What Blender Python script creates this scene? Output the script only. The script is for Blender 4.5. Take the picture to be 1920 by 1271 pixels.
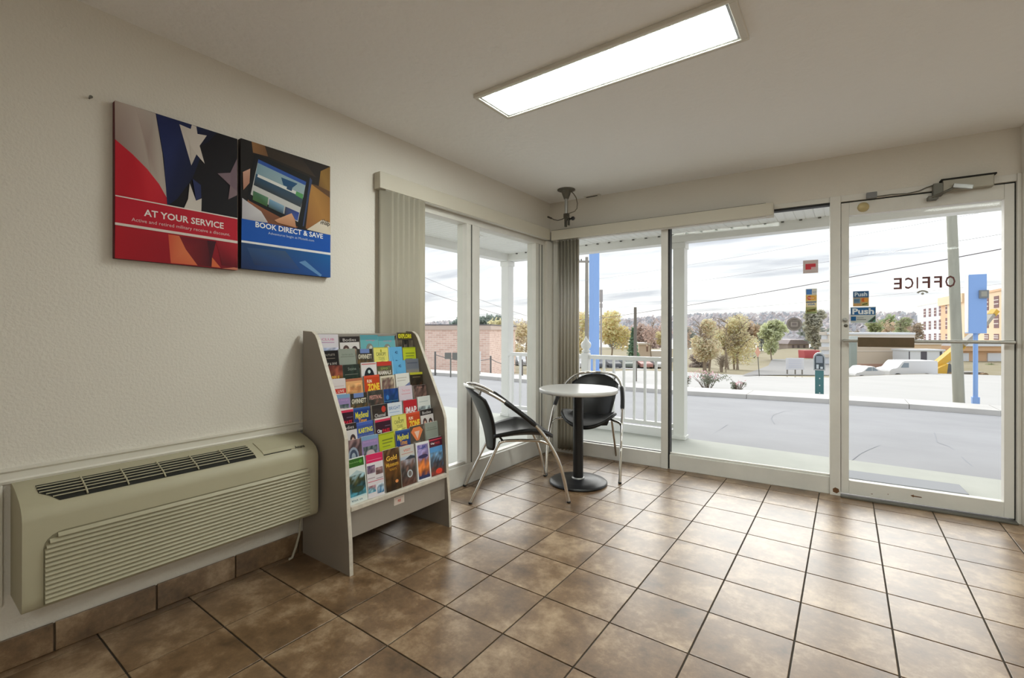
import bpy, bmesh, math, random
from mathutils import Vector, Matrix
S = bpy.context.scene
for o in list(bpy.data.objects): bpy.data.objects.remove(o)
COL = S.collection
PI = math.pi
R_ = math.radians

# ------------------------------------------------------------------ camera
FPX, YAW, ROLL, SY = 869.5, -.6249, .0008, -15.27          # focal length in pixels of the 1920 x 1271 frame
CAM = Vector((2.4017, -3.9784, 1.1926))
TH = .0614                                                 # the glazed front wall is not quite square to the left wall
_r = Vector((math.cos(YAW), -math.sin(YAW), 0)); FWD = Vector((math.sin(YAW), math.cos(YAW), 0)); _u = Vector((0, 0, 1))
RGT = _r*math.cos(ROLL) + _u*math.sin(ROLL); UPV = _u*math.cos(ROLL) - _r*math.sin(ROLL)
cd = bpy.data.cameras.new('camera'); cam = bpy.data.objects.new('camera', cd); COL.objects.link(cam)
cd.sensor_width = 36; cd.lens = FPX*36/1920; cd.shift_y = SY/1920; cd.clip_start = .05; cd.clip_end = 2000
M = Matrix.Identity(4)
for i in range(3): M[i][0] = RGT[i]; M[i][1] = UPV[i]; M[i][2] = -FWD[i]; M[i][3] = CAM[i]
cam.matrix_world = M
S.camera = cam

# ------------------------------------------------------------------ world, light, exposure
SKY_STRENGTH = 1.55
SUN = 4.6                                                  # hazy sun behind thin cloud: very soft shadows
LAMP = 31
S.view_settings.view_transform = 'Standard'; S.view_settings.look = 'None'
S.view_settings.exposure = 0.0; S.view_settings.gamma = 1; S.view_settings.use_curve_mapping = False
w = bpy.data.worlds.new('sky'); S.world = w; w.use_nodes = True
nt = w.node_tree; nt.nodes.clear()
def N(nt, t, **k):
    n = nt.nodes.new(t)
    for a, b in k.items():
        if a.startswith('i_'):
            n.inputs[a[2:].replace('_', ' ')].default_value = b
        else: setattr(n, a, b)
    return n
def ramp(nt, stops, interp='LINEAR'):
    n = nt.nodes.new('ShaderNodeValToRGB'); n.color_ramp.interpolation = interp
    e = n.color_ramp.elements
    while len(e) < len(stops): e.new(.5)
    for q, (p, c) in zip(e, stops): q.position = p; q.color = (*c, 1) if len(c) == 3 else c
    return n
tc = N(nt, 'ShaderNodeTexCoord'); sep = N(nt, 'ShaderNodeSeparateXYZ'); nt.links.new(tc.outputs['Generated'], sep.inputs[0])
mx = N(nt, 'ShaderNodeMath', operation='MAXIMUM'); mx.inputs[1].default_value = 0; nt.links.new(sep.outputs['Z'], mx.inputs[0])
ad = N(nt, 'ShaderNodeMath', operation='ADD'); ad.inputs[1].default_value = .12; nt.links.new(mx.outputs[0], ad.inputs[0])
dv = N(nt, 'ShaderNodeVectorMath', operation='DIVIDE'); nt.links.new(tc.outputs['Generated'], dv.inputs[0])
cmb = N(nt, 'ShaderNodeCombineXYZ'); cmb.inputs[2].default_value = 1
nt.links.new(ad.outputs[0], cmb.inputs[0]); nt.links.new(ad.outputs[0], cmb.inputs[1]); nt.links.new(cmb.outputs[0], dv.inputs[1])
mp = N(nt, 'ShaderNodeMapping'); mp.inputs['Scale'].default_value = (.55, 1.5, .4); mp.inputs['Rotation'].default_value = (0, 0, -.6); nt.links.new(dv.outputs[0], mp.inputs[0])
nz = N(nt, 'ShaderNodeTexNoise'); nz.inputs['Scale'].default_value = 1.3; nz.inputs['Detail'].default_value = 6; nz.inputs['Roughness'].default_value = .55
nt.links.new(mp.outputs[0], nz.inputs['Vector'])
cl = ramp(nt, [(.34, (.52, .535, .58)), (.58, (.90, .90, .90))]); nt.links.new(nz.outputs['Fac'], cl.inputs[0])
hz = ramp(nt, [(0, (1, .96, .91)), (.07, (.99, .98, .97)), (.30, (.94, .95, 1.0))]); nt.links.new(mx.outputs[0], hz.inputs[0])
ml = N(nt, 'ShaderNodeMix', data_type='RGBA', blend_type='MULTIPLY'); ml.inputs[0].default_value = 1
nt.links.new(cl.outputs[0], ml.inputs[6]); nt.links.new(hz.outputs[0], ml.inputs[7])
bg = N(nt, 'ShaderNodeBackground'); bg.inputs['Strength'].default_value = SKY_STRENGTH
ou = N(nt, 'ShaderNodeOutputWorld'); nt.links.new(ml.outputs[2], bg.inputs[0]); nt.links.new(bg.outputs[0], ou.inputs[0])

sd = bpy.data.lights.new('sun', 'SUN'); sd.energy = SUN; sd.angle = 1.25; sd.color = (1, .96, .92)
sun = bpy.data.objects.new('sun', sd); COL.objects.link(sun); sun.rotation_euler = Vector((-.42, .80, .50)).to_track_quat('Z', 'Y').to_euler()

# ------------------------------------------------------------------ helpers
def lin(c):
    return tuple(((v/255)/12.92 if v/255 <= .04045 else ((v/255+.055)/1.055)**2.4) for v in c)
def ray(x, y): return FWD + RGT*((x-960)/FPX) - UPV*((y-635.5-SY)/FPX)
def at(x, y, d): return CAM + ray(x, y)*d                  # a real point at distance d along the view
def sst(t):
    t = min(1, max(0, t)); return t*t*(3-2*t)
fr_ = [(-60, 40), (-30, 33), (-14, 28), (-11, 27), (-9.4, 26.5), (-7.5, 26), (-4, 26), (-1.8, 26.2), (1.7, 29.0), (3.4, 37), (6, 46), (10, 58), (16, 63), (60, 66)]   # far edge of the road
def zt(x, y):                                             # the ground falls away from the porch to the road
    if y < 1.4: z = -.1
    elif y < 12: z = -.1-.06*(y-1.4)
    elif y < 62: z = -.736-.05*(y-12)
    else: z = -3.236
    z -= 1.1*sst((-x-8)/10)*sst((y-9.5)/8)
    if x > 1.5 and y > 28:                                # the site across the road lies a step lower than the road's edge
        for (ax, ay), (bx_, by_) in zip(fr_, fr_[1:]):
            if ax <= x <= bx_: z -= .68*sst((x-1.5)/2)*sst((y-(ay+(by_-ay)*(x-ax)/(bx_-ax))-.6)/2.6)
    return z
def ong(x, y, dmax=400):
    d = ray(x, y); t = 3.0
    while t < dmax:
        P = CAM+d*t
        if P.y > 1.4 and P.z < zt(P.x, P.y): return P, t
        t += .05
    return None
def FW(s, n, z): return Vector((math.cos(TH)*s-math.sin(TH)*n, math.sin(TH)*s+math.cos(TH)*n, z))

_mats = {}; ALB = 1.0                                     # ALB: overall reflectance of the street and porch finishes
def mat(name, c, rough=.6, metal=0, var=0, vscale=8, bump=0, bscale=60, spec=.5, c2=None, emit=0, coat=0, det=5, rand=False, bdist=.002, stretch=None, bdet=2):
    if name in _mats: return _mats[name]
    m = bpy.data.materials.new(name); m.use_nodes = True; t = m.node_tree; b = t.nodes['Principled BSDF']
    b.inputs['Roughness'].default_value = rough; b.inputs['Metallic'].default_value = metal
    b.inputs['Specular IOR Level'].default_value = spec; b.inputs['Coat Weight'].default_value = coat
    L = tuple(v*ALB for v in lin(c)); b.inputs['Base Color'].default_value = (*L, 1)
    co = N(t, 'ShaderNodeTexCoord'); vec = co.outputs['Object']
    if stretch:
        mpn = N(t, 'ShaderNodeMapping'); mpn.inputs['Scale'].default_value = stretch; t.links.new(vec, mpn.inputs[0]); vec = mpn.outputs[0]
    if rand:
        oi = N(t, 'ShaderNodeObjectInfo'); mu = N(t, 'ShaderNodeMath', operation='MULTIPLY'); mu.inputs[1].default_value = 90
        t.links.new(oi.outputs['Random'], mu.inputs[0]); va = N(t, 'ShaderNodeVectorMath', operation='ADD')
        t.links.new(vec, va.inputs[0]); t.links.new(mu.outputs[0], va.inputs[1]); vec = va.outputs[0]
    if var or c2:
        n = N(t, 'ShaderNodeTexNoise'); n.inputs['Scale'].default_value = vscale; n.inputs['Detail'].default_value = det; n.inputs['Roughness'].default_value = .6
        t.links.new(vec, n.inputs['Vector'])
        if c2: L2 = tuple(v*ALB for v in lin(c2)); stops = [(.33, L), (.67, L2)]
        else: stops = [(.3, tuple(v*(1-var) for v in L)), (.7, tuple(min(1, v*(1+var)) for v in L))]
        rp = ramp(t, stops); t.links.new(n.outputs['Fac'], rp.inputs[0]); t.links.new(rp.outputs[0], b.inputs['Base Color'])
    if bump:
        n = N(t, 'ShaderNodeTexNoise'); n.inputs['Scale'].default_value = bscale; n.inputs['Detail'].default_value = bdet; t.links.new(vec, n.inputs['Vector'])
        bp = N(t, 'ShaderNodeBump'); bp.inputs['Strength'].default_value = bump; bp.inputs['Distance'].default_value = bdist
        t.links.new(n.outputs['Fac'], bp.inputs['Height']); t.links.new(bp.outputs[0], b.inputs['Normal'])
    if emit:
        b.inputs['Emission Color'].default_value = (*L, 1); b.inputs['Emission Strength'].default_value = emit
    _mats[name] = m; return m
def glass_mat(name, tint=(1, 1, 1), refl=.06):
    m = bpy.data.materials.new(name); m.use_nodes = True; t = m.node_tree; t.nodes.clear()
    tr = N(t, 'ShaderNodeBsdfTransparent'); tr.inputs[0].default_value = (*tint, 1)
    gl = N(t, 'ShaderNodeBsdfGlossy'); gl.inputs['Roughness'].default_value = .02
    lw = N(t, 'ShaderNodeLayerWeight'); lw.inputs[0].default_value = .5
    p5 = N(t, 'ShaderNodeMath', operation='POWER'); p5.inputs[1].default_value = 5; t.links.new(lw.outputs['Facing'], p5.inputs[0])
    fr = N(t, 'ShaderNodeMath', operation='MULTIPLY_ADD'); fr.inputs[1].default_value = .5; fr.inputs[2].default_value = .006; t.links.new(p5.outputs[0], fr.inputs[0])
    mi = N(t, 'ShaderNodeMixShader'); o = N(t, 'ShaderNodeOutputMaterial')
    t.links.new(fr.outputs[0], mi.inputs[0]); t.links.new(tr.outputs[0], mi.inputs[1]); t.links.new(gl.outputs[0], mi.inputs[2]); t.links.new(mi.outputs[0], o.inputs[0])
    _mats[name] = m; return m
def print_mat(name, rough):
    m = bpy.data.materials.new(name); m.use_nodes = True; t = m.node_tree; b = t.nodes['Principled BSDF']
    a = N(t, 'ShaderNodeAttribute', attribute_name='Col'); t.links.new(a.outputs['Color'], b.inputs['Base Color'])
    b.inputs['Roughness'].default_value = rough; b.inputs['Specular IOR Level'].default_value = .22; _mats[name] = m; return m

class MB:
    """collects shapes for ONE mesh object"""
    def __init__(s): s.v = []; s.f = []; s.sm = []; s.mi = []; s.m = 0
    def add(s, vs, fs, smooth=False):
        o = len(s.v); s.v += [Vector(p) for p in vs]
        for f in fs: s.f.append([o+i for i in f]); s.sm.append(smooth); s.mi.append(s.m)
        return s
    def box(s, a, b, bev=0, T=None):
        x0, y0, z0 = [min(p, q) for p, q in zip(a, b)]; x1, y1, z1 = [max(p, q) for p, q in zip(a, b)]
        if bev:
            bev = min(bev, (x1-x0)*.45, (y1-y0)*.45, (z1-z0)*.45)
            bm = bmesh.new(); bmesh.ops.create_cube(bm, size=1)
            for v in bm.verts: v.co = Vector(((x0+x1)/2+v.co.x*(x1-x0), (y0+y1)/2+v.co.y*(y1-y0), (z0+z1)/2+v.co.z*(z1-z0)))
            bmesh.ops.bevel(bm, geom=bm.edges[:], offset=bev, segments=2, affect='EDGES', profile=.6)
            bm.verts.index_update(); vs = [v.co.copy() for v in bm.verts]; fs = [[v.index for v in f.verts] for f in bm.faces]; bm.free()
        else:
            vs = [Vector(p) for p in ((x0,y0,z0),(x1,y0,z0),(x1,y1,z0),(x0,y1,z0),(x0,y0,z1),(x1,y0,z1),(x1,y1,z1),(x0,y1,z1))]
            fs = [(0,3,2,1),(4,5,6,7),(0,1,5,4),(1,2,6,5),(2,3,7,6),(3,0,4,7)]
        if T: vs = [T @ v for v in vs]
        return s.add(vs, fs)
    def tube(s, pts, r, n=10, cap=True, smooth=True):
        pts = [Vector(p) for p in pts]; k = len(pts)
        rs = list(r) if isinstance(r, (list, tuple)) else [r]*k
        t0 = (pts[1]-pts[0]).normalized(); up = Vector((0,0,1)) if abs(t0.z) < .9 else Vector((1,0,0))
        nrm = (up - t0*up.dot(t0)).normalized(); vs = []
        for i in range(k):
            t = ((pts[min(i+1,k-1)]-pts[max(i-1,0)])).normalized()
            nrm = (nrm - t*nrm.dot(t)).normalized(); bn = t.cross(nrm)
            for j in range(n):
                a = 2*PI*j/n; vs.append(pts[i] + (nrm*math.cos(a)+bn*math.sin(a))*rs[i])
        fs = [(i*n+j, i*n+(j+1)%n, (i+1)*n+(j+1)%n, (i+1)*n+j) for i in range(k-1) for j in range(n)]
        s.add(vs, fs, smooth)
        if cap: s.add([v for v in vs[:n]], [list(range(n))[::-1]]); s.add([v for v in vs[-n:]], [list(range(n))])
        return s
    def lathe(s, prof, c=(0,0,0), n=32, smooth=True, axis='z'):
        c = Vector(c); vs = []; k = len(prof)
        for r, z in prof:
            for j in range(n):
                a = 2*PI*j/n
                p = (r*math.cos(a), r*math.sin(a), z)
                if axis == 'x': p = (z, r*math.cos(a), r*math.sin(a))
                if axis == 'y': p = (r*math.sin(a), z, r*math.cos(a))
                vs.append(c+Vector(p))
        fs = [(i*n+j, i*n+(j+1)%n, (i+1)*n+(j+1)%n, (i+1)*n+j) for i in range(k-1) for j in range(n)]
        s.add(vs, fs, smooth)
        s.add([v for v in vs[:n]], [list(range(n))[::-1]]); s.add([v for v in vs[-n:]], [list(range(n))])
        return s
    def prism(s, poly, a, b, f, smooth=False):
        """poly (2-D) swept from a to b; f(p, q, t) gives the 3-D point"""
        n = len(poly); vs = [f(p, q, a) for p, q in poly] + [f(p, q, b) for p, q in poly]
        s.add(vs, [(i, (i+1)%n, n+(i+1)%n, n+i) for i in range(n)], smooth)
        s.add(vs[:n], [list(range(n))[::-1]]); s.add(vs[n:], [list(range(n))]); return s
    def grid(s, f, nu, nv, smooth=True):
        vs = [f(i/nu, j/nv) for j in range(nv+1) for i in range(nu+1)]
        fs = [(j*(nu+1)+i, j*(nu+1)+i+1, (j+1)*(nu+1)+i+1, (j+1)*(nu+1)+i) for j in range(nv) for i in range(nu)]
        return s.add(vs, fs, smooth)
    def shell(s, f, nu, nv, th, smooth=True):
        """a sheet f(u,v) given thickness th"""
        P = [[Vector(f(i/nu, j/nv)) for i in range(nu+1)] for j in range(nv+1)]
        def nr(i, j):
            a = P[j][min(i+1,nu)]-P[j][max(i-1,0)]; b = P[min(j+1,nv)][i]-P[max(j-1,0)][i]; c = a.cross(b)
            return c.normalized() if c.length > 1e-12 else Vector((0,0,1))
        Q = [[P[j][i]-nr(i, j)*th for i in range(nu+1)] for j in range(nv+1)]
        w = nu+1; n1 = w*(nv+1); vs = [p for r in P for p in r]+[p for r in Q for p in r]; fs = []
        for j in range(nv):
            for i in range(nu):
                a = j*w+i; fs.append((a, a+1, a+w+1, a+w)); fs.append((n1+a, n1+a+w, n1+a+w+1, n1+a+1))
        for i in range(nu):
            fs.append((i+1, i, n1+i, n1+i+1)); a = nv*w+i; fs.append((a, a+1, n1+a+1, n1+a))
        for j in range(nv):
            a = j*w; fs.append((a, a+w, n1+a+w, n1+a)); a = j*w+nu; fs.append((a+w, a, n1+a, n1+a+w))
        return s.add(vs, fs, smooth)
    def build(s, name, m, parent=None, loc=None, recalc=True, weld=False):
        me = bpy.data.meshes.new(name); me.from_pydata([tuple(v) for v in s.v], [], s.f)
        for x in (m if isinstance(m, (list, tuple)) else [m]): me.materials.append(x)
        me.polygons.foreach_set('use_smooth', s.sm); me.polygons.foreach_set('material_index', s.mi)
        if recalc or weld:
            bm = bmesh.new(); bm.from_mesh(me)
            if weld: bmesh.ops.remove_doubles(bm, verts=bm.verts[:], dist=1e-5)
            if recalc: bmesh.ops.recalc_face_normals(bm, faces=bm.faces[:])
            bm.to_mesh(me); bm.free()
        o = bpy.data.objects.new(name, me); COL.objects.link(o)
        if parent: o.parent = parent
        if loc: o.location = loc
        return o
def bx(name, m, parent, a, b, bev=0): return MB().box(a, b, bev).build(name, m, parent)
def tag(o, label, cat, group=None, kind=None):
    o['label'] = label; o['category'] = cat
    if group: o['group'] = group
    if kind: o['kind'] = kind
    return o
def thing(name, label, cat, loc=(0,0,0), rz=0, group=None):
    o = bpy.data.objects.new(name, None); COL.objects.link(o); o.empty_display_size = .1
    o.location = loc; o.rotation_euler = (0, 0, rz); return tag(o, label, cat, group)
def struct(o, label=None):
    o['kind'] = 'structure'
    if label: o['label'] = label
    return o
def lab(o, label): o['label'] = label; return o
def copy_tree(o, parent=None):
    c = o.copy(); COL.objects.link(c)
    if parent: c.parent = parent
    for ch in list(o.children): copy_tree(ch, c)
    return c

_txt = {}
def text_poly(t, bold=.0, space=1.0):
    k = (t, bold, space)
    if k in _txt: return _txt[k]
    cu = bpy.data.curves.new('lettering', 'FONT'); cu.body = t; cu.size = 1; cu.offset = bold; cu.resolution_u = 2; cu.space_character = space; cu.align_x = 'LEFT'
    ob = bpy.data.objects.new('lettering', cu); COL.objects.link(ob)
    dg = bpy.context.evaluated_depsgraph_get(); e = ob.evaluated_get(dg); me = e.to_mesh()
    vs = [(v.co.x, v.co.y) for v in me.vertices]; fs = [list(p.vertices) for p in me.polygons]
    e.to_mesh_clear(); bpy.data.objects.remove(ob); bpy.data.curves.remove(cu)
    x0 = min(v[0] for v in vs); x1 = max(v[0] for v in vs); y0 = min(v[1] for v in vs); y1 = max(v[1] for v in vs)
    _txt[k] = ([((x-x0)/(x1-x0), (y-y0)/(y1-y0)) for x, y in vs], fs, (x1-x0)/(y1-y0)); return _txt[k]

class Print:
    """flat ink: coloured polygons in (u,v), layered by tenths of a millimetre, one mesh"""
    def __init__(s, f, step=.00018): s.f = f; s.v = []; s.fs = []; s.c = []; s.k = 1; s.step = step
    def poly(s, pts, col):
        o = len(s.v); n = len(pts); s.v += [s.f(u, v, s.k*s.step) for u, v in pts]; s.fs.append(list(range(o, o+n)))
        cs = col if isinstance(col, list) else [col]*n
        s.c += [lin(c) for c in cs]; s.k += 1; return s
    def rect(s, u0, v0, u1, v1, col, top=None):
        return s.poly([(u0,v0),(u1,v0),(u1,v1),(u0,v1)], [col, col, top or col, top or col])
    def ell(s, cu, cv, ru, rv, col, n=16, a0=0, a1=2*PI):
        return s.poly([(cu+ru*math.cos(a0+(a1-a0)*i/n), cv+rv*math.sin(a0+(a1-a0)*i/n)) for i in range(n if a1-a0 > 6.2 else n+1)], col)
    def photo(s, u0, v0, u1, v1, pal, nu=7, nv=7, seed=1):
        rnd = random.Random(seed); o = len(s.v)
        for j in range(nv+1):
            for i in range(nu+1):
                s.v.append(s.f(u0+(u1-u0)*i/nu, v0+(v1-v0)*j/nv, s.k*s.step))
                t = j/nv*(len(pal)-1)+rnd.uniform(-.8, .8); t = max(0, min(len(pal)-1, t)); a = pal[int(t)]; b = pal[min(int(t)+1, len(pal)-1)]; q = t-int(t)
                g = rnd.uniform(.75, 1.2); s.c.append(lin([max(0, min(255, (x*(1-q)+y*q)*g)) for x, y in zip(a, b)]))
        for j in range(nv):
            for i in range(nu): a = o+j*(nu+1)+i; s.fs.append([a, a+1, a+nu+2, a+nu+1])
        s.k += 1; return s
    def text(s, t, u, v, wd, ht, col, bold=.0, space=1.0):
        vs, fs, _ = text_poly(t, bold, space); o = len(s.v)
        s.v += [s.f(u+a*wd, v+b*ht, s.k*s.step) for a, b in vs]; s.fs += [[o+i for i in f] for f in fs]; s.c += [lin(col)]*len(vs); s.k += 1; return s
    def build(s, name, m, parent):
        me = bpy.data.meshes.new(name); me.from_pydata([tuple(p) for p in s.v], [], s.fs); me.materials.append(m)
        at_ = me.color_attributes.new('Col', 'FLOAT_COLOR', 'POINT')
        flat = []
        for c in s.c: flat += [*c, 1]
        at_.data.foreach_set('color', flat)
        o = bpy.data.objects.new(name, me); COL.objects.link(o); o.parent = parent; return o

# ------------------------------------------------------------------ materials
white_paint = mat('warm white wall paint', (224, 218, 208), .75, bump=.5, bscale=90, bdist=.005, bdet=3)
ceil_paint = mat('stucco ceiling paint', (250, 249, 248), .85, bump=.55, bscale=24, bdist=.011, bdet=5)
trim_w = mat('white trim paint', (222, 217, 206), .5)
alum = mat('white enamelled aluminium', (222, 219, 212), .42, var=.05, vscale=5)
gasket = mat('black gasket rubber', (28, 28, 30), .6)
glass = glass_mat('window glass', (.97, .985, .975))
ptac_m = mat('aged beige plastic', (176, 169, 143), .5, var=.04, vscale=3)
dark_in = mat('dark interior', (26, 26, 20), .8)
rack_m = mat('warm grey laminate', (150, 141, 132), .5, var=.04, vscale=4)
rack_edge = mat('pale edge banding', (205, 196, 182), .45, var=.12, vscale=30)
blind_m = mat('ivory vinyl blind', (206, 199, 182), .55)
val_m = mat('ivory valance', (205, 198, 182), .5)
chrome = mat('chrome tube', (225, 222, 216), .12, metal=1)
blackplastic = mat('satin black plastic', (24, 24, 26), .38)
blackmetal = mat('black powder coat', (26, 26, 28), .35)
white_lam = mat('white laminate', (205, 203, 200), .3)
grey_metal = mat('dull grey metal', (110, 108, 100), .45, metal=.6)
steel = mat('brushed steel', (170, 170, 168), .35, metal=.8)
print_m = print_mat('printed ink', .6)
print_gloss = print_mat('glossy print', .4)
paper = mat('paper stack', (215, 212, 205), .7)
def translucent(m, f):
    t = m.node_tree; b = t.nodes['Principled BSDF']; o = t.nodes['Material Output']; tl = N(t, 'ShaderNodeBsdfTranslucent'); tl.inputs[0].default_value = b.inputs['Base Color'].default_value
    mi = N(t, 'ShaderNodeMixShader'); mi.inputs[0].default_value = f; t.links.new(b.outputs[0], mi.inputs[1]); t.links.new(tl.outputs[0], mi.inputs[2]); t.links.new(mi.outputs[0], o.inputs[0])
translucent(blind_m, .5)
ALB = .86
vinyl = mat('white vinyl', (255, 255, 252), .5)
vinyl_rail = mat('white vinyl railing', (255, 255, 255), .4)
concrete = mat('pale porch concrete', (189, 191, 184), .85, var=.06, vscale=2.2, bump=.2, bscale=80)
asphalt = mat('weathered asphalt', (159, 159, 162), .9, var=.08, vscale=.8, bump=.3, bscale=60, det=8)
road_m = mat('pale concrete road', (192, 190, 187), .9, var=.05, vscale=.4)
kerb_m = mat('kerb concrete', (214, 211, 206), .85, var=.06, vscale=2)
grass_m = mat('dry winter grass', (186, 180, 140), .95, var=.25, vscale=1.5, c2=(196, 176, 142))
wood_pole = mat('weathered pole wood', (176, 176, 162), .85, var=.12, vscale=6, stretch=(1, 1, .15))
blue_m = mat('sky blue painted steel', (150, 190, 250), .45)
ALB = 1.0
# ------------------------------------------------------------------ room shell
H = 2.463; XR = 5.2; YB = -6.4; T = .312
def front(name, m, a, b, bev=0, parent=None):              # a box in the front wall's own frame (s along it, n outwards, z up)
    o = MB().box(a, b, bev).build(name, m, parent)
    if not parent: o.rotation_euler.z = TH
    return o
wl = MB(); wl.box((-.12, YB, -.15), (0, -2.10, H)); wl.box((-.12, -2.10, 2.075), (0, .12, H)); wl.box((-.12, -2.10, -.15), (0, .12, -.002))
struct(wl.build('wall_left', white_paint))
wf = MB(); wf.box((0, 0, 2.172), (3.285, .12, H)); wf.box((0, 0, -.15), (3.285, .12, -.002)); wf.box((3.285, -.07, -.15), (XR+.2, .12, H))
wfo = wf.build('wall_front', white_paint); wfo.rotation_euler.z = TH; struct(wfo)
struct(bx('wall_right', white_paint, None, (XR, YB, -.15), (XR+.12, .5, H)))
struct(bx('wall_back', white_paint, None, (-.12, YB-.12, -.15), (XR+.12, YB, H)))
struct(bx('ceiling', ceil_paint, None, (-.12, YB-.12, H), (XR+.12, .36, H+.1)))

# floor: dark grout bed and every tile its own piece
grout = mat('dark grout', (62, 54, 44), .9)
tile_m = mat('mottled brown ceramic', (120, 92, 62), .35, rand=True, bump=.06, bscale=14, bdist=.003, bdet=5, var=.1)
def tile_nodes(m):
    t = m.node_tree; p = t.nodes['Principled BSDF']; p.inputs['IOR'].default_value = 1.75; p.inputs['Coat Weight'].default_value = .25; p.inputs['Coat Roughness'].default_value = .34; p.inputs['Coat IOR'].default_value = 1.6
    n = [q for q in t.nodes if q.type == 'TEX_NOISE'][0]; n.inputs['Scale'].default_value = 4.5; n.inputs['Detail'].default_value = 12; n.inputs['Roughness'].default_value = .74
    c = [q for q in t.nodes if q.type == 'VALTORGB'][0].color_ramp
    for e, (po, co) in zip(c.elements, ((.34, (84, 62, 40)), (.66, (178, 152, 122)))): e.position = po; e.color = (*lin(co), 1)
    e = c.elements.new(.5); e.color = (*lin((126, 98, 69)), 1)
tile_nodes(tile_m)
floor = struct(MB().box((-.1, YB, -.15), (XR, .45, -.004)).build('floor', grout))
def clip(poly, a, b, c):                                   # keep a*x + b*y <= c
    out = []
    for i in range(len(poly)):
        p, q = poly[i], poly[(i+1) % len(poly)]; dp = a*p[0]+b*p[1]-c; dq = a*q[0]+b*q[1]-c
        if dp <= 0: out.append(p)
        if dp*dq < 0: t = dp/(dp-dq); out.append((p[0]+(q[0]-p[0])*t, p[1]+(q[1]-p[1])*t))
    return out
def tile_mb(poly, mb=None, z=0, th=.008, e=.0012):
    mb = mb or MB(); n = len(poly); cx = sum(p[0] for p in poly)/n; cy = sum(p[1] for p in poly)/n
    def ins(p):
        d = Vector((cx-p[0], cy-p[1])); d = d.normalized()*e*1.4; return (p[0]+d.x, p[1]+d.y)
    top = [ins(p) for p in poly]
    vs = [(*p, z-th) for p in poly]+[(*p, z-.0006) for p in poly]+[(*p, z) for p in top]
    fs = [(i, (i+1)%n, n+(i+1)%n, n+i) for i in range(n)]+[(n+i, n+(i+1)%n, 2*n+(i+1)%n, 2*n+i) for i in range(n)]+[tuple(range(2*n, 3*n))]
    return mb.add(vs, fs)
g = .0032; X0 = 4.1789*T % T; Y0 = -8.0671*T % T
full = None; rest = MB(); cnt = 0
for j in range(-22, 3):
    for i in range(-1, 17):
        x0, y0 = X0+i*T+g, Y0+j*T+g; x1, y1 = x0+T-2*g, y0+T-2*g
        P = [(x0,y0),(x1,y0),(x1,y1),(x0,y1)]; Q = clip(P, -1, 0, -.012); Q = clip(Q, 1, 0, XR) if Q else Q
        if Q: Q = clip(Q, -math.sin(TH), math.cos(TH), -.001)
        if Q: Q = clip(Q, 0, -1, -YB)
        if len(Q) < 3: continue
        area = abs(sum(Q[k][0]*Q[(k+1)%len(Q)][1]-Q[(k+1)%len(Q)][0]*Q[k][1] for k in range(len(Q))))/2
        if area < .0012: continue
        cx, cy = x0+T/2, y0+T/2; D = (Vector((cx, cy, 0))-CAM)
        zc = D.dot(FWD)
        if zc < .9 or abs(D.dot(RGT)/zc) > 1.35:
            tile_mb(Q, rest); continue
        cnt += 1
        if Q == P:
            if full is None: o = full = tile_mb([(-T/2+g,-T/2+g),(T/2-g,-T/2+g),(T/2-g,T/2-g),(-T/2+g,T/2-g)]).build('tile', tile_m, floor)
            else: o = full.copy(); COL.objects.link(o)
            o.location = (cx-g, cy-g, 0)
        else:
            tile_mb([(p[0]-cx, p[1]-cy) for p in Q]).build('tile', tile_m, floor, (cx, cy, 0))
ro = rest.build('tile_field', tile_m, floor); ro['kind'] = 'stuff'

# tiled skirting along the left wall, one tile after the other
sk = struct(bx('baseboard_left', mat('tan grout', (104, 88, 70), .9), None, (-.002, YB, -.004), (.004, -1.99, .100)))
pt = None
for k in range(14):
    y = -2.00-k*.315
    if y-.31 < YB: break
    if pt is None: o = pt = MB().box((0, -.311, .001), (.011, -.002, .106), .002).build('tile', tile_m, sk)
    else: o = pt.copy(); COL.objects.link(o)
    o.location = (.003, y, 0)
bf = struct(front('baseboard_front', tile_m, (3.33, -.082, 0), (XR-.02, -.07, .106), .002))

# chair rail and side batten
prof = [(0,.652),(.012,.652),(.016,.662),(.011,.668),(.011,.690),(.018,.697),(.018,.706),(0,.706)]
struct(MB().prism(prof, YB, -2.60, lambda p, q, t: Vector((p, t, q))).build('trim_1', trim_w), 'white moulded chair rail along the left wall')
struct(MB().box((0, -3.79, .23), (.014, -3.705, .651), .003).build('trim_2', trim_w), 'white upright board left of the wall air conditioner')

# ------------------------------------------------------------------ left window
w1 = struct(bpy.data.objects.new('window_1', None)); COL.objects.link(w1)
def wpart(n, m, a, b, bev=.003): return MB().box(a, b, bev).build(n, m, w1)
wpart('sill_rail', alum, (-.10, -2.10, 0), (0.004, -.105, .155)); wpart('sill_bead', alum, (-.07, -2.04, .155), (-.02, -1.253, .172)); wpart('sill_bead', alum, (-.07, -1.098, .155), (-.02, -.26, .165))
wpart('head_rail', alum, (-.10, -2.10, 2.03), (0, -.105, 2.075))
wpart('stile', alum, (-.10, -2.10, .155), (0, -2.04, 2.03))
wpart('mullion', alum, (-.10, -1.253, .155), (.002, -1.203, 2.03)); wpart('gasket', gasket, (-.08, -1.203, .155), (-.004, -1.187, 2.03)); wpart('mullion', alum, (-.10, -1.187, .155), (.002, -1.098, 2.03))
wpart('stile', alum, (-.10, -.26, .155), (0, -.205, 2.03)); wpart('gasket', gasket, (-.08, -.205, .155), (-.006, -.188, 2.03)); wpart('stile', alum, (-.10, -.188, .155), (0, -.158, 2.03))
wpart('gasket', gasket, (-.08, -.158, .155), (-.006, -.136, 2.03)); wpart('stile', alum, (-.10, -.136, .155), (.0, -.105, 2.03))
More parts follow.
